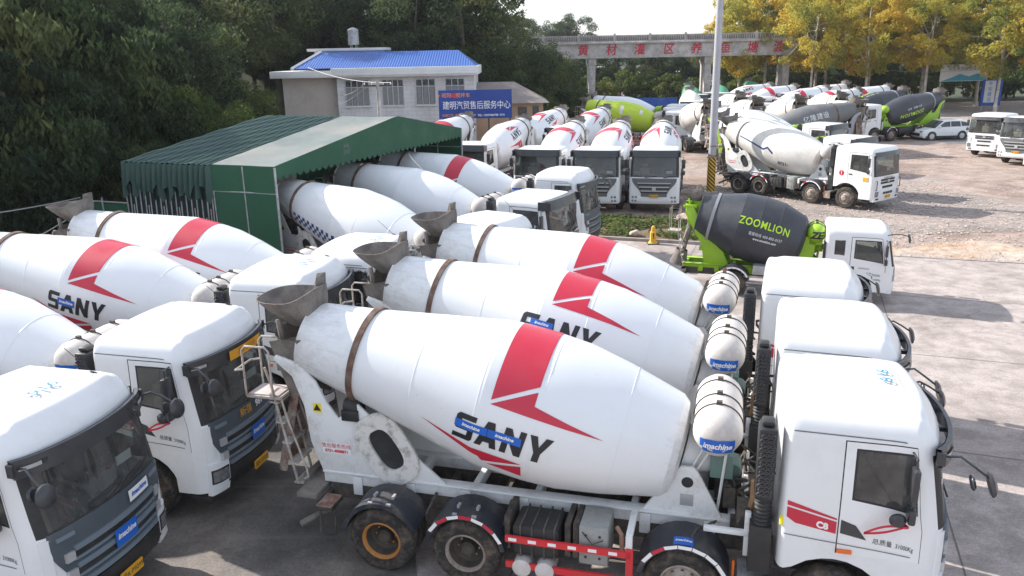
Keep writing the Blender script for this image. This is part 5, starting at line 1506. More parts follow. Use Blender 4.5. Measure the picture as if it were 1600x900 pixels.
REDC = simple('red_painted_character', (.50, .03, .06), .7, dirt=.3, dcol=(.4, .25, .22), dscale=3)
for ch, x in zip('黄材灌区养鱼塘渡', (9.84, 13.51, 17.17, 21.0, 24.58, 28.33, 31.92, 35.3)):
    m = MB()
    for i_, (a_, b_) in enumerate(((-.03, 0), (.03, 0), (0, -.035), (0, .035), (.02, .02))): flat_text(m, ch, 1.45, lambda u, v: (x+u+a_, 107.975-.002*i_, 8.02+v+b_), shear=.1)
    flat_text(m, ch, 1.45, lambda u, v: (x+u, 107.985, 8.02+v), bold=0, shear=.1); ab(m, 'painted_character', REDC, recalc=False, weld=False)
# blue hoarding and white building beyond the aqueduct
m = MB(); m.box(10.6, 21.5, 103.9, 104.0, 0, 2.15); tag(m.build('blue_hoarding', corr_mat('blue_hoarding_sheet', (.02, .10, .46), 1.2)), 'bright blue sheet hoarding before the first aqueduct pier', 'hoarding')
for (x0, x1, y, h, lab) in ((12.5, 18.5, 134, 5.6, 'pale building seen between dark trees left under the aqueduct'), (22, 29, 137, 4.6, 'low pale building seen between dark trees in the middle under the aqueduct')):
    fr_ = empty('far_building', ((x0+x1)/2, y, 0)); tag(fr_, lab, 'building')
    m = MB(); m.box(x0, x1, y, y+6, 0, h); o = m.build('wall', TRIMW); o.parent = fr_; o.location = -Vector(((x0+x1)/2, y, 0))
    for i in range(3):
        xx = x0+(x1-x0)*(i+.5)/3; m = MB(); m.box(xx-.6, xx+.6, y-.05, y, h*.45, h*.8); o = m.build('window', WGL); o.parent = fr_; o.location = -Vector(((x0+x1)/2, y, 0))
# roadside signs on the right
bn = empty('landscape_banner', (55.4, 100, 0)); tag(bn, 'white and blue landscape banner hanging behind the trees on the right', 'banner')
def nb(m, name, mats, root, org, **kw): o = m.build(name, mats, None, **kw); o.parent = root; o.location = -Vector(org); return o
m = MB(); m.box(52.6, 58.4, 99.95, 100, 3.6, 5.6); nb(m, 'panel', TRIMW, bn, (55.4, 100, 0))
m = MB(); m.prism([(52.8, 3.65), (58.3, 3.65), (58.3, 4.1), (57.2, 4.5), (56.1, 4.15), (55, 4.45), (53.9, 4.0)], 99.93, 99.945); nb(m, 'blue_hills', simple('turquoise_print', (.05, .30, .42), .6, dirt=.5, dcol=(.1, .4, .5), dscale=1), bn, (55.4, 100, 0))
m = MB(); flat_text(m, '欢迎来到美丽黄材', .5, lambda u, v: (55.5+u, 99.94, 5.05+v)); nb(m, 'lettering', GREYG, bn, (55.4, 100, 0), recalc=False, weld=False)
for x in (52.8, 58.2):
    m = MB(); m.box(x-.08, x+.08, 100.01, 100.1, 0, 5.7); nb(m, 'post', STEEL, bn, (55.4, 100, 0))
bs_ = empty('blue_sign_board', (59.2, 100, 0)); tag(bs_, 'tall blue sign board with a white panel and vertical writing behind the trees', 'sign')
m = MB(); m.box(57.95, 60.4, 99.9, 100.15, .6, 3.7); nb(m, 'board', simple('sign_blue', (.02, .08, .38), .4, dirt=.1), bs_, (59.2, 100, 0))
m = MB(); m.box(58.25, 59.55, 99.87, 99.895, 1.0, 3.6); nb(m, 'white_panel', TRIMW, bs_, (59.2, 100, 0))
m = MB()
for i, ch in enumerate('平安建设'): flat_text(m, ch, .55, lambda u, v: (58.9+u, 99.86, 3.2-.62*i+v), bold=.01)
nb(m, 'lettering', simple('sign_blue_text', (.03, .12, .45), .5, dirt=0), bs_, (59.2, 100, 0), recalc=False, weld=False)
m = MB()
for x in (58.2, 60.2): m.box(x-.06, x+.06, 100.0, 100.1, 0, .6)
nb(m, 'leg', STEEL, bs_, (59.2, 100, 0))

# ------------------------------------------------------------------ poles, wires, cone, boulders
pr_ = empty('lamp_post', (11.34, 44.74, 0)); tag(pr_, 'tall grey steel pole with yellow and black striped base beside the dirt lot', 'pole')
POLEM = simple('pole_grey_paint', (.42, .42, .45), .4, metal=.3, dirt=.25, dcol=(.25, .24, .24), dscale=.8)
m = MB(); m.tube([(0, 0, 1.95), (0, 0, 6), (0, 0, 14), (0, 0, 16)], [.215, .20, .165, .16], 20); m.build('shaft', POLEM, pr_)
m = MB(); m.lathe([(.222, 1.95), (.222, 2.12)], 20); m.lathe([(.222, 2.55), (.222, 2.62)], 20); m.build('red_band', RUSTIN, pr_, recalc=False)
mm, nt, bs, oc = new_mat('yellow_black_stripes')
sp = _n(nt, 'ShaderNodeSeparateXYZ'); nt.links.new(oc, sp.inputs[0])
at = mathn(nt, 'ARCTAN2', sp.outputs[1], sp.outputs[0]); q = mathn(nt, 'ADD', mathn(nt, 'MULTIPLY', at, .20), sp.outputs[2])
fr2 = mathn(nt, 'FRACT', mathn(nt, 'MULTIPLY', q, 4.8)); nt.links.new(mixc(nt, mathn(nt, 'GREATER_THAN', fr2, .5), (.70, .42, .03), (.02, .02, .02)), bs.inputs['Base Color'])
m = MB(); m.lathe([(.228, 0), (.228, 1.95)], 24); m.build('striped_sleeve', mm, pr_, recalc=False)
m = MB(); m.box(-.35, .35, -.35, .35, 0, .06); m.build('base_plate', STEEL, pr_, bev=.01)
up = empty('utility_pole', (-7.93, 50, 0)); tag(up, 'thin concrete utility pole with a crossarm in front of the house', 'utility pole')
m = MB(); m.tube([(0, 0, 0), (0, 0, 6.3)], [.15, .11], 10); m.build('shaft', CONCB, up)
m = MB(); m.box(-.85, .85, -.06, .06, 5.98, 6.08); m.build('crossarm', CHASSIS, up)
for x in (-.8, -.35, .35, .8):
    m = MB(); m.lathe([(0, 6.08), (.05, 6.1), (.03, 6.14), (.05, 6.18), (0, 6.24)], 8, M=Matrix.Translation((x, 0, 0))); m.build('insulator', TRIMW, up)
def wire(a, b, sag, lab):
    a, b = Vector(a), Vector(b); m = MB(); m.tube([a.lerp(b, i/16)-Vector((0, 0, sag*4*(i/16)*(1-i/16))) for i in range(17)], .018, 4)
    tag(m.build('overhead_wire', simple_once('wire_grey', (.35, .34, .33), .5, 0, 0)), lab, 'wire', 'overhead wires')
wire((-8.7, 50, 6.2), (-12.6, 61.9, 5.0), .2, 'thin wire from the utility pole to the left house window')
wire((-8.3, 50, 6.2), (-13.2, 61.9, 4.2), .2, 'thin wire from the utility pole to the house corner')
wire((-7.1, 50, 6.2), (-14, 58, 7.1), .3, 'thin wire rising from the utility pole to the house parapet')
wire((-16.5, 19, 3.9), (-15.2, 28.0, 3.1), .15, 'pale wire crossing the dark trees at the left edge, upper one')
wire((-13.8, 18.5, 2.6), (-14.6, 27.8, 3.0), .15, 'pale wire crossing the dark trees at the left edge, lower one')
wire((36.5, 107, 7.4), (57.5, 96.5, 5.2), 1.3, 'sagging wire from the aqueduct end to the leaning tree')
wire((57.5, 96.5, 5.4), (63, 94, 6.4), .3, 'wire between the two pale trunks on the right')
# cone-like post
cn = empty('yellow_warning_post', (5.9, 32.3, 0)); tag(cn, 'slim yellow warning cone standing on the road beside the planted bed', 'traffic cone')
YC = simple('yellow_cone_plastic', (.80, .42, .04), .5, dirt=.4, dcol=(.35, .2, .1), dscale=6)
m = MB(); m.box(-.24, .24, -.24, .24, 0, .04); m.build('base', CHASSIS, cn, bev=.01)
m = MB(); m.lathe([(.20, .04), (.12, .16), (.085, .62), (.07, .72), (.03, .76), (0, .77)], 14); m.box(-.11, .11, -.12, .12, .12, .5); m.build('body', YC, cn, bev=.0)
m = MB(); flat_text(m, '!', .3, lambda u, v: (u, -.125, .34+v), bold=.01); m.build('symbol', BLACKD, cn, recalc=False)
ROCK = simple('pale_boulder', (.50, .38, .30), .9, dirt=.5, bmp=.6, bscale=8)
for (x, y, s_, lab) in ((5.35, 33.6, .26, 'small pale stone lying in the bed just left of the yellow cone'), (8.0, 36.2, .42, 'pale boulder in the bed behind the small dark mixer, upper one'), (8.35, 34.9, .34, 'pale boulder in the bed near the small dark mixer tail, lower one')):
    bm = bmesh.new(); bmesh.ops.create_icosphere(bm, subdivisions=3, radius=s_)
    for v in bm.verts:
        n_ = noise.noise(v.co*3.1/s_*.5+Vector((x, y, 0))); v.co *= 1+.45*n_; v.co.z *= .62
    me = bpy.data.meshes.new('boulder'); bm.to_mesh(me); bm.free(); me.materials.append(ROCK); me.polygons.foreach_set('use_smooth', [True]*len(me.polygons))
    tag(put('boulder', me, None, (x, y, .05+s_*.35)), lab, 'boulder')

# ------------------------------------------------------------------ white car
def make_car():
    r = empty('parked_car'); W = .92; Ln = 4.65
    def top(x):   # body shoulder line
        return .98 if x < -3.9 else .97
    bodyp = [(0, .35), (-.02, .62), (-.10, .78), (-.35, .88), (-1.15, 1.02), (-4.25, 1.08), (-4.55, 1.0), (-4.66, .75), (-4.63, .38), (-4.5, .26), (-.15, .22)]
    roofp = [(-1.12, 1.0), (-1.95, 1.60), (-2.4, 1.68), (-3.6, 1.66), (-4.25, 1.52), (-4.58, 1.06)]
    m = MB(); n = 10
    def arch(poly):
        out = []
        return out
    P = bodyp
    rows = [(-1, .0), (-.94, .0), (-.7, .0), (0, 0), (.7, 0), (.94, 0), (1, 0)]
    def sec(y):
        k = 1 if abs(y) < .9 else .94
        xx = -.10*(abs(y)**3)
        return [((x+xx if x > -.6 else x-xx*.6 if x < -4.2 else x), y*W, z*(1 if abs(y) < .95 or z < .8 else .985)) for x, z in P]
    S_ = [sec(y) for y, _ in rows]; nn = len(P); o = len(m.v)
    for s_ in S_: m.v += s_
    for i in range(len(rows)-1):
        for j in range(nn): m.face([o+i*nn+j, o+i*nn+(j+1) % nn, o+(i+1)*nn+(j+1) % nn, o+(i+1)*nn+j], 0, True)
    m.face([o+j for j in range(nn)], 0); m.face([o+(len(rows)-1)*nn+j for j in reversed(range(nn))], 0)
    m.build('body', WHITE, r, sharp=35, bev=.02)
    m = MB(); o = 0; yy = [-1, -.93, 0, .93, 1]
    for y in yy:
        for x, z in roofp: m.v.append((x, y*W*(1-.20*(z-1)/.68), z-(.03 if abs(y) == 1 and z > 1.3 else 0)))
    nn = len(roofp)
    for i in range(len(yy)-1):
        for j in range(nn-1): m.face([i*nn+j, i*nn+j+1, (i+1)*nn+j+1, (i+1)*nn+j], 1 if j in (0, 4) else 0, True)
    for s_ in (0, len(yy)-1): m.face([s_*nn+j for j in range(nn)], 0)
    m.build('roof', [WHITE, WGL], r, sharp=35)
    for s_ in (-1, 1):
        for poly in ([(-1.45, 1.10), (-2.02, 1.50), (-2.55, 1.56), (-2.55, 1.12)], [(-2.62, 1.12), (-2.62, 1.56), (-3.45, 1.55), (-3.5, 1.13)], [(-3.58, 1.14), (-3.53, 1.54), (-4.0, 1.46), (-4.25, 1.18)]):
            m = MB(); m.add([(x, s_*(W*(1-.20*(z-1)/.68)+.008), z) for x, z in poly], [(0, 1, 2, 3) if s_ > 0 else (3, 2, 1, 0)]); m.build('side_window', WGL, r, recalc=False)
        for x in (-.95, -3.68):
            m = MB(); m.lathe([(.42, -.01), (.42, .012), (0, .012)], 20, M=Matrix.Translation((x, s_*W, .36)) @ Matrix.Rotation(R(-90*s_), 4, 'X')); m.build('wheel_arch', BLACK, r, recalc=False)
            m = MB(); m.lathe([(0, .02), (.09, .03), (.22, .015), (.23, .03), (.33, .03), (.355, 0), (.355, -.2)], 24, M=Matrix.Translation((x, s_*W*1.0, .355)) @ Matrix.Rotation(R(-90*s_), 4, 'X'), mis=[1, 1, 1, 0, 0, 0]); m.build('wheel', [TYRE, SILVER], r)
        m = MB(); m.box(-.38, -.08, s_*.62-.16, s_*.62+.16, .68, .80); m.build('headlight', LENS, r, bev=.03)
        m = MB(); m.box(-4.64, -4.45, s_*.7-.12, s_*.7+.12, .9, 1.04); m.build('tail_light', RED, r, bev=.02)
        m = MB(); m.box(-1.62, -1.48, s_*(W+.08)-.09, s_*(W+.08)+.09, 1.06, 1.2); m.build('wing_mirror', WHITE, r, bev=.03)
        m = MB(); m.box(-4.3, -.4, s_*W-.01, s_*W+.012, .24, .38); m.build('sill_trim', BLACK, r, bev=.0)
    m = MB(); m.box(-.06, .03, -.6, .6, .38, .62); m.build('grille', BLACK, r, bev=.02)
    return r
car = make_car(); car.location = (34.9, 69.2, 0); car.rotation_euler = (0, 0, R(186)); tag(car, 'white sport utility car parked before the black drum mixer', 'car')

# ------------------------------------------------------------------ trees
def leaf_mat(name, stops, scale=.6, trans=.0):
    m, nt, bs, oc = new_mat(name)
    n1 = noise_tex(nt, oc, scale, 2, .5); n2 = noise_tex(nt, oc, 7.0, 1, .5)
    oi = _n(nt, 'ShaderNodeObjectInfo')
    f = mathn(nt, 'ADD', mathn(nt, 'MULTIPLY', n1, .62), mathn(nt, 'MULTIPLY', n2, .38)); f = mathn(nt, 'ADD', f, mathn(nt, 'MULTIPLY', mathn(nt, 'SUBTRACT', oi.outputs['Random'], .5), .16))
    c = ramp(nt, f, stops)
    nt.links.new(c, bs.inputs['Base Color']); bs.inputs['Roughness'].default_value = .7
    bs.inputs['Specular IOR Level'].default_value = .18
    if trans:
        tl = _n(nt, 'ShaderNodeBsdfTranslucent'); nt.links.new(c, tl.inputs[0]); mx = _n(nt, 'ShaderNodeMixShader'); mx.inputs[0].default_value = trans
        nt.links.new(bs.outputs[0], mx.inputs[1]); nt.links.new(tl.outputs[0], mx.inputs[2]); nt.links.new(mx.outputs[0], nt.nodes['Material Output'].inputs[0])
    return m
LDARK = leaf_mat('dark_evergreen_leaves', [(.34, (.018, .032, .018)), (.46, (.036, .058, .026)), (.56, (.085, .12, .045)), (.68, (.17, .18, .065))], .30, .42)
LMID = leaf_mat('mid_green_leaves', [(.36, (.04, .07, .02)), (.5, (.085, .125, .03)), (.62, (.15, .17, .04)), (.72, (.20, .18, .05))], .45, .4)
LBROWN = leaf_mat('reddish_leaves', [(.36, (.03, .032, .022)), (.5, (.055, .048, .032)), (.66, (.09, .07, .045))], .5, .25)
LYEL = leaf_mat('yellow_plane_leaves', [(.33, (.11, .16, .04)), (.42, (.28, .29, .06)), (.52, (.54, .46, .08)), (.66, (.66, .42, .06))], .22, .55)
LBED = leaf_mat('bed_leaves', [(.34, (.04, .07, .02)), (.48, (.07, .12, .025)), (.58, (.14, .17, .04)), (.68, (.30, .22, .08))], 1.6, .3)
BARKD = simple('dark_bark', (.10, .085, .07), .9, dirt=.5, dscale=3, bmp=.5)
BARKW = simple('pale_plane_bark', (.60, .56, .50), .85, dirt=.8, dcol=(.20, .17, .13), dscale=1.2, thr=.46, bmp=.3)
def crown_mesh(name, mat, seed, rad, nclump, nleaf, leaf, shape=(1, 1, 1), droop=.3, clump=.28):
    """rad: crown radius; clumps of leaves spread over the crown volume"""
    rnd = random.Random(seed); v = []; f = []; cl = []
    for c in range(nclump):
        while True:
            p = Vector((rnd.uniform(-1, 1), rnd.uniform(-1, 1), rnd.uniform(-1, 1)))
            if .35 < p.length < 1: break
        p = Vector((p.x*shape[0], p.y*shape[1], p.z*shape[2]))*rad*.86
        cl.append(p); cr_ = rad*clump*rnd.uniform(.6, 1.25)
        for i in range(int(nleaf*rnd.uniform(.6, 1.3))):
            d = Vector((rnd.gauss(0, 1), rnd.gauss(0, 1), rnd.gauss(0, 1))).normalized()*cr_*rnd.uniform(.55, 1.05)
            d.z *= .72; q = p+d
            nrm = (d.normalized()*.8+Vector((rnd.uniform(-1, 1), rnd.uniform(-1, 1), rnd.uniform(-.4, 1)))).normalized()
            t = nrm.cross(Vector((rnd.uniform(-1, 1), rnd.uniform(-1, 1), .1))).normalized(); b = nrm.cross(t)
            if b.z > 0: b = -b
            b = (b+Vector((0, 0, -droop))).normalized(); s_ = leaf*rnd.uniform(.6, 1.3); w = s_*.42
            o = len(v); v += [q-b*s_*.5, q+t*w*.5, q+b*s_*.6, q-t*w*.5]; f.append((o, o+1, o+2, o+3))
    me = bpy.data.meshes.new(name); me.from_pydata([tuple(a) for a in v], [], f); me.materials.append(mat); me.update()
    return me, cl
def trunk_mesh(name, mat, h, r, clumps, cz, seed, lean=0.0, nlimb=7, wob=.25):
    rnd = random.Random(seed); m = MB(); pts = []; rr = []
    for i in range(9):
        t = i/8; pts.append((lean*t*h+wob*math.sin(t*5+seed)*t, wob*.7*math.cos(t*4+seed*2)*t, h*t)); rr.append(r*(1.35 if i == 0 else 1)*(1-.62*t))
    m.tube(pts, rr, 9)
    for c in clumps[:nlimb]:
        t = rnd.uniform(.42, .95); i = min(7, int(t*8)); a = Vector(pts[i]).lerp(Vector(pts[i+1]), t*8-i); e = Vector((c.x+lean*h, c.y, c.z+cz)); mid = a.lerp(e, .5)+Vector((rnd.uniform(-.4, .4), rnd.uniform(-.4, .4), .35))
        m.tube([a, a.lerp(mid, .5)+Vector((0, 0, .12)), mid, e], [rr[i]*.55, rr[i]*.42, rr[i]*.3, .02], 6)
    return m.mesh(name, [mat], recalc=False, sharp=60)
TREES = {}
def tree_kind(key, mat, bark, seeds, rad, ncl, nlf, leaf, h, r, shape=(1, 1, 1), base=.5, **kw):
    out = []
    for s_ in seeds:
        cm, cl = crown_mesh('crown', mat, s_, rad, ncl, nlf, leaf, shape, **{k: v for k, v in kw.items() if k in ('droop', 'clump')})
        cz = h*base
        tm = trunk_mesh('trunk', bark, h*.80, r, cl, cz, s_, kw.get('lean', 0), kw.get('nlimb', 8))
        out.append((cm, tm, cz, kw.get('lean', 0)*h))
    TREES[key] = out
tree_kind('dark', LDARK, BARKD, (1, 2, 3), 4.2, 75, 260, .24, 10, .22, (1, 1, 1.05), .56, clump=.24)
tree_kind('near', LDARK, BARKD, (11, 12), 4.0, 80, 190, .31, 9, .22, (1, 1, 1.1), .52, clump=.19, droop=1.1)
tree_kind('mid', LMID, BARKD, (4, 5), 3.0, 50, 200, .20, 7, .16, (1, 1, .9), .56)
tree_kind('brown', LBROWN, BARKD, (6,), 3.2, 50, 180, .22, 8, .16, (1, 1, 1), .56)
tree_kind('yellow', LYEL, BARKW, (7, 8, 9, 10), 5.0, 120, 150, .33, 15, .19, (1.1, 1.1, 1.3), .66, clump=.18, nlimb=16)
tree_kind('bush', LMID, BARKD, (21, 22), 1.5, 22, 110, .22, 2.6, .06, (1, 1, .8), .5)
_tn = {}
def tree(key, x, y, s=1.0, sz=None, label=None, group=None, cat='tree', name='tree', rz=None, z=None, i=None):
    k = _tn.get(key, 0) if i is None else i; _tn[key] = k+1
    cm, tm, cz, lx = TREES[key][k % len(TREES[key])]
    r = empty(name, (x, y, (hill(x, y) if z is None else z)-.1), random.uniform(0, 2*PI) if rz is None else rz); r.scale = (s, s, sz or s)
    tag(r, label, cat, group)
    put('trunk', tm, r); put('crown', cm, r, (lx, 0, cz))
    return r
gl = 'dark trees on the wooded slope'
rnd = random.Random(3)
near = [(-14.6, 32.0, .55), (-18.0, 29.5, .95), (-20.5, 34.5, 1.45), (-18.8, 38.5, 1.15), (-24.5, 29, 1.35), (-23.5, 37, 1.6), (-28.5, 33, 1.6), (-22.5, 43, 1.5), (-27, 44, 1.6), (-33, 38, 1.6), (-20.5, 25.5, .85), (-25, 24, 1.1), (-30, 28, 1.4), (-21, 30.5, 1.3)]
for i, (x, y, s_) in enumerate(near):
    tree('near', x, y, s_, None, 'dark broad leaved tree massed at the left edge beside the canopy', 'broad leaved trees at the left edge')
for i in range(46):
    y = 46+54*((i*.618) % 1); x = -46+rnd.uniform(0, 1)*40 if i % 3 else rnd.uniform(-22, -6)
    if y < 73 and x > -30: x -= 16
    if x > -30 and y < 75: y = 75+rnd.uniform(0, 12)
    k = 'mid' if i % 3 == 1 else ('brown' if i % 8 == 0 else 'dark')
    tree(k, x, y, rnd.uniform(1.0, 1.6), None, {'dark': 'dark evergreen tree on the wooded slope behind the house', 'mid': 'lighter green tree on the wooded slope behind the house', 'brown': 'reddish brown tree on the wooded slope behind the house'}[k], {'dark': gl, 'mid': 'lighter trees on the wooded slope', 'brown': 'brown trees on the wooded slope'}[k])
for (k, x, y, s_, lab) in [('dark', -9, 76, 1.55, 'tall dark tree above the left part of the blue roof'), ('mid', -5.0, 77, 1.35, 'lighter tree above the middle of the blue roof'), ('brown', -4.2, 76, 1.0, 'reddish tree above the right end of the blue roof'), ('dark', -4.6, 80, 1.75, 'tall dark tree ending the slope against the sky, left of the aqueduct'),
        ('dark', -9.5, 85, 2.0, 'tall dark tree behind the reddish one'), ('dark', 1.2, 78, .95, 'round dark tree before the aqueduct left end'), ('mid', 3.6, 75, .62, 'low bushy tree right of the small outbuilding'), ('dark', 4.2, 80, .85, 'dark tree at the foot of the aqueduct left end'), ('brown', 6.3, 84, .75, 'brownish tree beside the first aqueduct pier'), ('mid', 7.2, 79, .55, 'small green tree left of the bright lime drum'), ('mid', 1.5, 73.5, .6, 'low tree directly behind the small outbuilding'),
        ('mid', -14.4, 42.0, .92, 'sunlit round green tree behind the canopy roof'), ('mid', -17.4, 43, 1.05, 'sunlit green tree behind the canopy, left one'), ('mid', -19.0, 57.5, .95, 'lighter tree close to the left end of the house'), ('dark', -22.5, 55, 1.1, 'dark tree left of the house'), ('dark', -21, 52, 1.2, 'dark tree behind the sunlit round ones')]:
    tree(k, x, y, s_, None, lab, None)
for i, (x, y, s_) in enumerate([(-1.5, 86, 1.15), (-6.0, 92, 1.4), (2.6, 92, .95), (-2.6, 97, 1.3), (-13, 90, 1.5), (-18, 82, 1.4), (-22, 90, 1.5), (4.5, 98, .9), (-8, 100, 1.5), (-24, 78, 1.3), (-15.5, 77, 1.2)]):
    tree('dark' if i % 3 else 'mid', x, y, s_, None, 'tree filling the slope between the house and the aqueduct', 'trees on the slope beside the aqueduct')
tree('bush', -14.2, 53, 1.5, None, 'loose leafy shrub against the beige wing of the house', None, 'shrub', 'shrub'); tree('bush', -12.6, 50, .9, None, 'small shrub behind the canopy ridge near the utility pole', None, 'shrub', 'shrub')
for i in range(26):
    x = 5+i*3.6+rnd.uniform(-1, 1); tree('dark' if i % 4 else 'mid', x, 125+rnd.uniform(-3, 6), rnd.uniform(.78, .98), None, 'dark tree in the line seen under the aqueduct', 'tree line under the aqueduct')
for i in range(34):
    x = -4+i*(2.6 if i < 11 else 3.6)+rnd.uniform(-1, 1); y = 215+rnd.uniform(-12, 30); tree(('dark', 'mid', 'dark')[i % 3], x, y, rnd.uniform(1.25, 1.55) if i < 10 else rnd.uniform(.8, 1.0), None, 'distant hazy tree showing above the aqueduct railing', 'distant trees above the aqueduct')
yl = 'yellow autumn plane trees'
for i, (x, y, s_) in enumerate([(31.5, 112, 1.0), (35.5, 113.5, 1.15), (38.5, 104, 1.0), (42, 112, 1.2), (44.5, 102, 1.05), (47.5, 108, 1.2), (50.5, 99, 1.0), (53.5, 106, 1.25), (57, 112, 1.2), (62, 108, 1.2), (66, 101, 1.15), (70, 110, 1.2), (59, 116, 1.3), (46, 119, 1.2), (36.5, 121, 1.1), (52, 121, 1.3), (74, 103, 1.2)]):
    tree('yellow', x, y, s_, None, 'yellow leaved plane tree in the row behind the far mixer trucks', yl)
tree('yellow', 56.0, 93.5, 1.0, None, 'pale trunked plane tree leaning right in front of the blue sign', None, rz=.4, z=0, i=0); tree('yellow', 59.6, 93.0, 1.1, None, 'thick pale plane trunk near the right edge with a small white tag', None, rz=2.1, z=0, i=1); tree('yellow', 60.6, 92.2, 1.0, None, 'pale plane tree leaning to the right edge', None, rz=.1, z=0, i=2)
m = MB(); m.box(59.2, 59.9, 92.5, 92.6, 5.6, 5.9); tag(m.build('trunk_tag', TRIMW), 'small white tag fixed on the thick pale trunk', 'tag')
sheet_poly('grass_field', [(-400, 117), (400, 117), (900, 1500), (-900, 1500)], .012, simple('dry_grass_field', (.035, .05, .02), .95, dirt=.6, dcol=(.07, .065, .03), dscale=.2))
for i in range(34):
    x = 3+i*3.1+rnd.uniform(-.8, .8); y = 121+rnd.uniform(-2, 2) if x > 31 else 114.5+rnd.uniform(-.8, 2.5)
    tree('bush', x, y, rnd.uniform(1.5, 2.3), None, 'low green bush in the undergrowth line behind the aqueduct', 'undergrowth behind the aqueduct', 'bush', 'bush')
# leaf litter and creeping plants in the bed
rnd = random.Random(9); v = []; f = []
for i in range(9500):
    t, o = rnd.uniform(-6, 4.5), rnd.uniform(.2, 4.9); nz = noise.noise(Vector((t*.6, o*.8, 3)))
    if nz < -.10 + (1.9-o)*.20: continue
    x, y = kp(t, o); z = .05+rnd.uniform(0, .26)*(.6+1.6*max(0, nz)); s_ = rnd.uniform(.03, .11)
    nrm = Vector((rnd.uniform(-.7, .7), rnd.uniform(-.7, .7), 1)).normalized(); a = nrm.cross(Vector((rnd.uniform(-1, 1), rnd.uniform(-1, 1), 0))).normalized(); b = nrm.cross(a); q = Vector((x, y, z)); k = len(v)
    v += [tuple(q-b*s_), tuple(q+a*s_*.6), tuple(q+b*s_), tuple(q-a*s_*.6)]; f.append((k, k+1, k+2, k+3))
me = bpy.data.meshes.new('ground_cover'); me.from_pydata(v, [], f); me.materials.append(LBED); me.update(); tag(put('ground_cover', me), 'low creeping green plants covering the bed beside the kerb', 'ground cover', kind='stuff')
v = []; f = []
for i in range(9000):
    if i % 2: t, o = rnd.uniform(7, 25), abs(rnd.gauss(1.8, 1.6)); x, y = kp(t, o)
    else: x, y = rnd.uniform(9, 25), rnd.uniform(33, 47)
    if o > 6 and i % 2: continue
    s_ = rnd.choice((.015, .02, .025, .03, .045, .07))*rnd.uniform(.7, 1.3); k = len(v)
    q = Vector((x, y, .008+s_*.3)); pp = [Vector((rnd.uniform(-1, 1), rnd.uniform(-1, 1), 0)).normalized()*s_ for _ in range(4)]
    v += [tuple(q+Vector((s_, 0, 0))), tuple(q+Vector((0, s_*.8, 0))), tuple(q+Vector((-s_*.9, .1*s_, 0))), tuple(q+Vector((.1*s_, -s_, 0))), tuple(q+Vector((0, 0, s_*.7))), tuple(q-Vector((0, 0, s_*.4)))]
    for a in range(4): b = (a+1) % 4; f.append((k+a, k+b, k+4)); f.append((k+b, k+a, k+5))
me = bpy.data.meshes.new('loose_stones'); me.from_pydata(v, [], f); me.materials.append(simple('loose_stone', (.50, .42, .37), .9, dirt=.7, dcol=(.22, .17, .14), dscale=1.5)); me.update(); tag(put('loose_stones', me), 'small loose stones scattered along the road edge and dirt lot', 'stones', kind='stuff')
# ------------------------------------------------------------------ the parked trucks
G_A, G_B, G_S, G_C = 'mixer trucks in the front row', 'mixer trucks in the left row', 'mixer trucks under the green canopy', 'mixer trucks facing the camera in the middle'
protoA = make_truck(spec(number='919', noantenna=True, fendertag=True, rims={(3, -1): RIMO, (2, -1): RIMG}))
place(protoA, 5.82, 9.71, -15.5, 0, 'large white mixer truck nearest the camera, whole red arrow drum and side in view', G_A)
def drop_child(root, *names):
    kill = []
    for c in root.children_recursive:
        if any(c.name.split('.')[0] == n for n in names): kill += [c] + list(c.children_recursive)
    for c in list(dict.fromkeys(kill)): bpy.data.objects.remove(c)
base = copy_tree(protoA); drop_child(base, 'roof_number')
place(base, 6.66, 12.46, -17.8, 26, 'white mixer truck directly behind the nearest one, second of the front row', G_A)
drop_child(base, 'front_number')
for c in base.children_recursive:
    pass
def clone(x, y, hd, spin, label, group, src=None, drop=()):
    r = copy_tree(src or base); place(r, x, y, hd, spin, label, group)
    if drop: drop_child(r, *drop)
    return r
t3 = clone(7.34, 15.45, -19.4, 12, 'white mixer truck third from the camera in the front row, farthest of that row', G_A)
# left row
T0 = make_truck(spec(number='916', plate='湘A·P9099', front_tags=[(-.20, .24, 1.13, 1.40, .075, TAGB, 'imachine'), (.20, .66, 1.62, 1.79, .05, TAGW, 'imachine')]))
place(T0, -5.59, 9.88, -13.6, 0, 'white mixer truck cut by the left edge at the bottom, yellow plate ending 9099', G_B)
T1 = make_truck(spec(plate='湘A·E5020', front_tags=[(-.20, .24, 1.13, 1.40, .075, TAGB, 'imachine')], slate_mark=('961', '新强')))
place(T1, -4.69, 13.1, -13.1, 4, 'white mixer truck numbered 961 on its front with a yellow strip on the visor', G_B)
T2 = clone(-3.65, 16.75, -12.0, 3, 'white mixer truck whose lettered drum carries one blue sticker, third in the left row', G_B, T0, ('number_plate',))
T3 = clone(-2.47, 18.9, -14.4, 6, 'white mixer truck farthest back in the left row, against the green canopy wall', G_B, T0, ('number_plate',))
def drum_tags(root, list_):
    dr = [c for c in root.children if c.rotation_mode == 'ZYX'][0]
    for s0, w, phi, h in list_:
        tag_sticker(dr, lambda u, v, o: BIG.pt(s0-w*u, phi-math.degrees(h*v/1.15), .008+o), w, h, 'imachine')
drum_tags(protoA, [(3.20, .50, 96.5, .13), (2.69, .50, 96.5, .13)])
drum_tags(base, [(3.02, .42, 95, .12)]); drum_tags(T2, [(2.92, .42, 98, .16)])
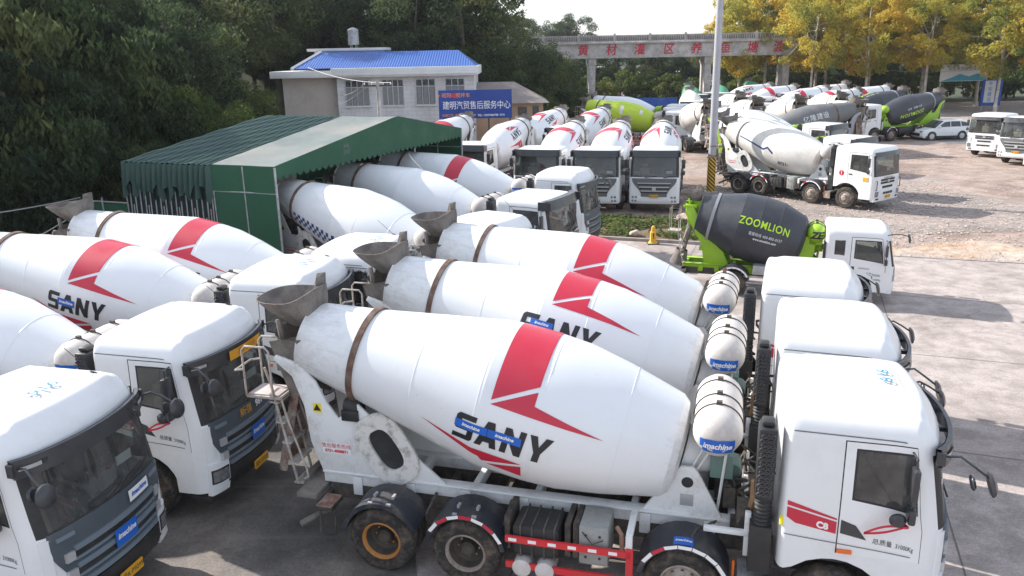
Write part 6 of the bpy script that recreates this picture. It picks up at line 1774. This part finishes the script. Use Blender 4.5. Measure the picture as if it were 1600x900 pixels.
# yellow visor board of truck 961
cabT1 = [c for c in T1.children if c.name.startswith('cab') and 'mount' not in c.name][0]
fL = cab_shape(CABS['long'])
m = MB(); m.grid(lambda u, v: (lambda p: (p[0]+.20, -.45+1.0*u, 2.73+.17*v))(f_ := fL((0, -.45+1.0*u, 2.86))), 6, 1, 0)
flat_text(m, '湘A·E5020', .13, lambda u, v: (fL((0, .05+u, 2.86))[0]+.206, .05+u, 2.815+v), mi=1); m.build('visor_board', [YPLATE, simple_once('ochre_text', (.45, .2, .01), .5, 0, 0)], cabT1, recalc=False)
# under the canopy
S1 = make_truck(spec(drum='checker', drummat=dict(base=DRUMW), tanktag=False)); place(S1, 0.35, 21.2, -34, 0, 'white mixer truck with a blue chequered band, nearest under the green canopy', G_S)
S2 = make_truck(spec(cab='standard', drum='plain', drummat=dict(base=DRUMW), tanktag=False)); place(S2, 1.9, 26.3, -28, 0, 'plain white drum mixer truck in the middle under the green canopy', G_S)
S3 = clone(3.35, 30.8, -22.6, -13, 'white mixer truck with pale blue wing mark on its cab, farthest under the canopy', G_S, base)
cabS3 = [c for c in S3.children if c.name.startswith('cab') and 'mount' not in c.name][0]
m = MB(); 
for a in (0, 1, 2):
    m.prism([(-2.05+a*.18, 2.35), (-1.95+a*.18, 2.62-.05*a), (-1.86+a*.18, 2.45), (-1.9+a*.18, 2.28)], -1.24, -1.232)
m.build('wing_mark', SKYB, cabS3)
# row facing the camera
C4 = make_truck(spec(cab='standard', hopz=3.82, plate='湘A·F0387', tanktag=False)); place(C4, 7.02, 38.6, -103, -75, 'white mixer truck facing the camera, nearest the striped pole', G_C)
C3 = clone(4.17, 39.1, -105.5, -45, 'white mixer truck facing the camera, second from the striped pole, behind the small bed', G_C, C4)
C2 = clone(1.30, 39.9, -107, -30, 'white mixer truck facing the camera, third from the striped pole', G_C, C4)
C1 = clone(-2.5, 42.8, -111, 150, 'white mixer truck facing the camera, half hidden by the right canopy wall', G_C, C4)
C0 = clone(-6.6, 46.5, -113, 40, 'white mixer truck behind the canopy with only its drum end showing', G_C, C4)
G_D = 'mixer trucks in the second middle row'
clone(-0.3, 52.0, -116, -50, 'white mixer truck in the second row just right of the blue billboard', G_D, C4)
clone(3.4, 52.0, -113, -30, 'white mixer truck in the second row just in front of the bright lime drum', G_D, C4)
# heavy truck with blue line
H = make_truck(spec(cab='square', badge='HONGYAN', plate='湘A·17731', drum='blueline', drummat=dict(base=DRUMOLD, ringmat=CRUST), tanktag=False, rims={(i, s): RIMG for i in range(4) for s in (-1, 1)}))
place(H, 18.45, 38.67, -52.5, 0, 'heavy white mixer truck with a zigzag blue line on its aged drum', 'mixer trucks right of the pole')
H2 = make_truck(spec(cab='standard', framemat=LIME, tankmat=LIME, drum='darkband', drummat=dict(base=DRUMW), tanktag=False)); place(H2, 19.2, 42.6, -51, 0, 'white mixer truck with dark drum bands and lime frame, hidden behind the blue line truck', 'mixer trucks right of the pole')
clone(21.0, 50.8, -49, 10, 'white roofed mixer truck with lime tank, second behind the blue line truck', 'mixer trucks right of the pole', H2)
drop_child(H, 'side_guard', 'air_reservoir'); drop_child(H2, 'side_guard')
# small grey and lime mixer
Z = make_truck(spec(cab='small', small=True, framemat=LIME, axles=[-1.12, -4.75], tank=(-2.32, 2.05, .29, -.62, .62), tankmat=LIME, tanklogo=True, tanktag=False, drum='brandlime', drummat=dict(base=DGREY, ringmat=LGREY)))
place(Z, 11.95, 24.1, -20, 0, 'small mixer truck with dark grey drum, lime green frame and white cab on the road', None)
# background fleet
G_F = 'mixer trucks in the far fleet'
LT = make_truck(spec(cab='square', drum='limewhite', drummat=dict(base=LIMED), tanktag=False)); place(LT, 15.3, 66.5, -27, 20, 'mixer truck with a bright lime drum pointing right', G_F)
clone(16.6, 73.5, -27, 40, 'white mixer truck with dark drum bands right behind the bright lime one', G_F, H2)
GT = make_truck(spec(cab='standard', drum='plain', drummat=dict(base=GREEND), tanktag=False)); place(GT, 21.0, 90, -95, 0, 'green drum mixer truck facing the camera, left of the pole', G_F)
PT = make_truck(spec(cab='standard', drum='plain', drummat=dict(base=DRUMOLD), tanktag=False)); place(PT, 17.6, 77.5, -100, 0, 'plain white mixer truck facing the camera beyond the bright lime one', G_F)
clone(24.5, 92, -98, 0, 'green drum mixer truck facing the camera, just behind the pole', G_F, GT)
clone(31.5, 101, -95, 0, 'small looking green drum mixer truck right of the pole, farthest green one', G_F, GT)
clone(14.6, 71.5, 94, 0, 'mixer truck seen from behind left of the pole, hopper on top', G_F, PT)
clone(19.4, 74.0, 92, 30, 'mixer truck seen from behind, first right of the pole', G_F, PT)
clone(22.8, 74.5, 93, 60, 'mixer truck seen from behind, second right of the pole', G_F, PT)
clone(27.6, 79.0, 95, 60, 'mixer truck seen from behind beside the long grey drum', G_F, PT)
GR = make_truck(spec(cab='standard', framemat=LGREY, drum='greytext', drummat=dict(base=MGREY, ring=4.4), tanktag=False)); place(GR, 16.4, 59.0, 190, 0, 'mixer truck with mid grey drum and big pale characters', G_F)
BZ = make_truck(spec(cab='standard', framemat=LIME, tankmat=LIME, drum='brandlime', drummat=dict(base=DGREY, ringmat=LGREY), tanktag=False)); place(BZ, 29.0, 68.5, 201, 0, 'mixer truck with black drum and upside down lime lettering behind the white car', G_F)
clone(28.2, 73.5, 201, 100, 'mixer truck with dark drum just behind the black one', G_F, BZ)
for i, (x, y, s) in enumerate([(26.0, 78.0, 20), (25.0, 83.5, 90), (23.5, 89.0, 10), (22.5, 94.5, 140)]):
    clone(x, y, 202, s, ['white mixer truck with red drum marks next to the dark drums', 'white mixer truck second from the dark drums, tail to the right', 'white mixer truck third from the dark drums, tail under the yellow trees', 'white mixer truck last of the slanted far row, under the aqueduct'][i], G_F, C4)
clone(31.5, 84.0, 200, 70, 'white mixer truck under the yellow trees, nearest of the extra slanted ones', 'mixer trucks under the yellow trees', C4)
clone(29.5, 90.5, 199, 10, 'white mixer truck under the yellow trees, farther one beside the aqueduct pier', 'mixer trucks under the yellow trees', PT)
clone(20.4, 83.0, 93, 60, 'mixer truck seen from behind deep in the far fleet, just right of the pole', 'mixer trucks in the far fleet', PT)
clone(25.6, 70.5, 94, 60, 'mixer truck seen from behind between the blue line drum and the grey drum', 'mixer trucks in the far fleet', PT)
# right-hand tractors
G_R = 'white trucks at the right edge'
RT = make_truck(spec(cab='square', drum='plain', drummat=dict(base=DRUMOLD), tanktag=False)); place(RT, 33.7, 57.0, -143, 0, 'white truck at the right edge, farthest of the three, facing left', G_R)
clone(33.3, 52.6, -143, 0, 'white truck at the right edge, middle of the three, yellow plate', G_R, C4)
clone(32.8, 48.9, -143, 0, 'white truck cut by the right edge, nearest of the three', G_R, RT)
for r in [q for q in COL.objects if q.get('group') == G_R]:
    if True:
        drop_child(r, 'drum', 'loading_hopper', 'discharge_collector', 'discharge_chute', 'ladder', 'platform_crust', 'water_tank', 'hopper_bracket', 'rear_support', 'drum_gearbox')

# thin autumn haze
m = MB(); m.box(-700, 700, -60, 950, -1.2, 62)
hz_ = m.build('haze', [], None, recalc=True); hz_['kind'] = 'stuff'
hm = bpy.data.materials.new('haze_air'); hm.use_nodes = True; hn = hm.node_tree; hn.nodes.remove(hn.nodes['Principled BSDF'])
pv_ = _n(hn, 'ShaderNodeVolumePrincipled'); pv_.inputs['Color'].default_value = (.86, .90, .96, 1); pv_.inputs['Density'].default_value = HAZE; pv_.inputs['Anisotropy'].default_value = .2
hn.links.new(pv_.outputs[0], hn.nodes['Material Output'].inputs['Volume']); hz_.data.materials.append(hm)
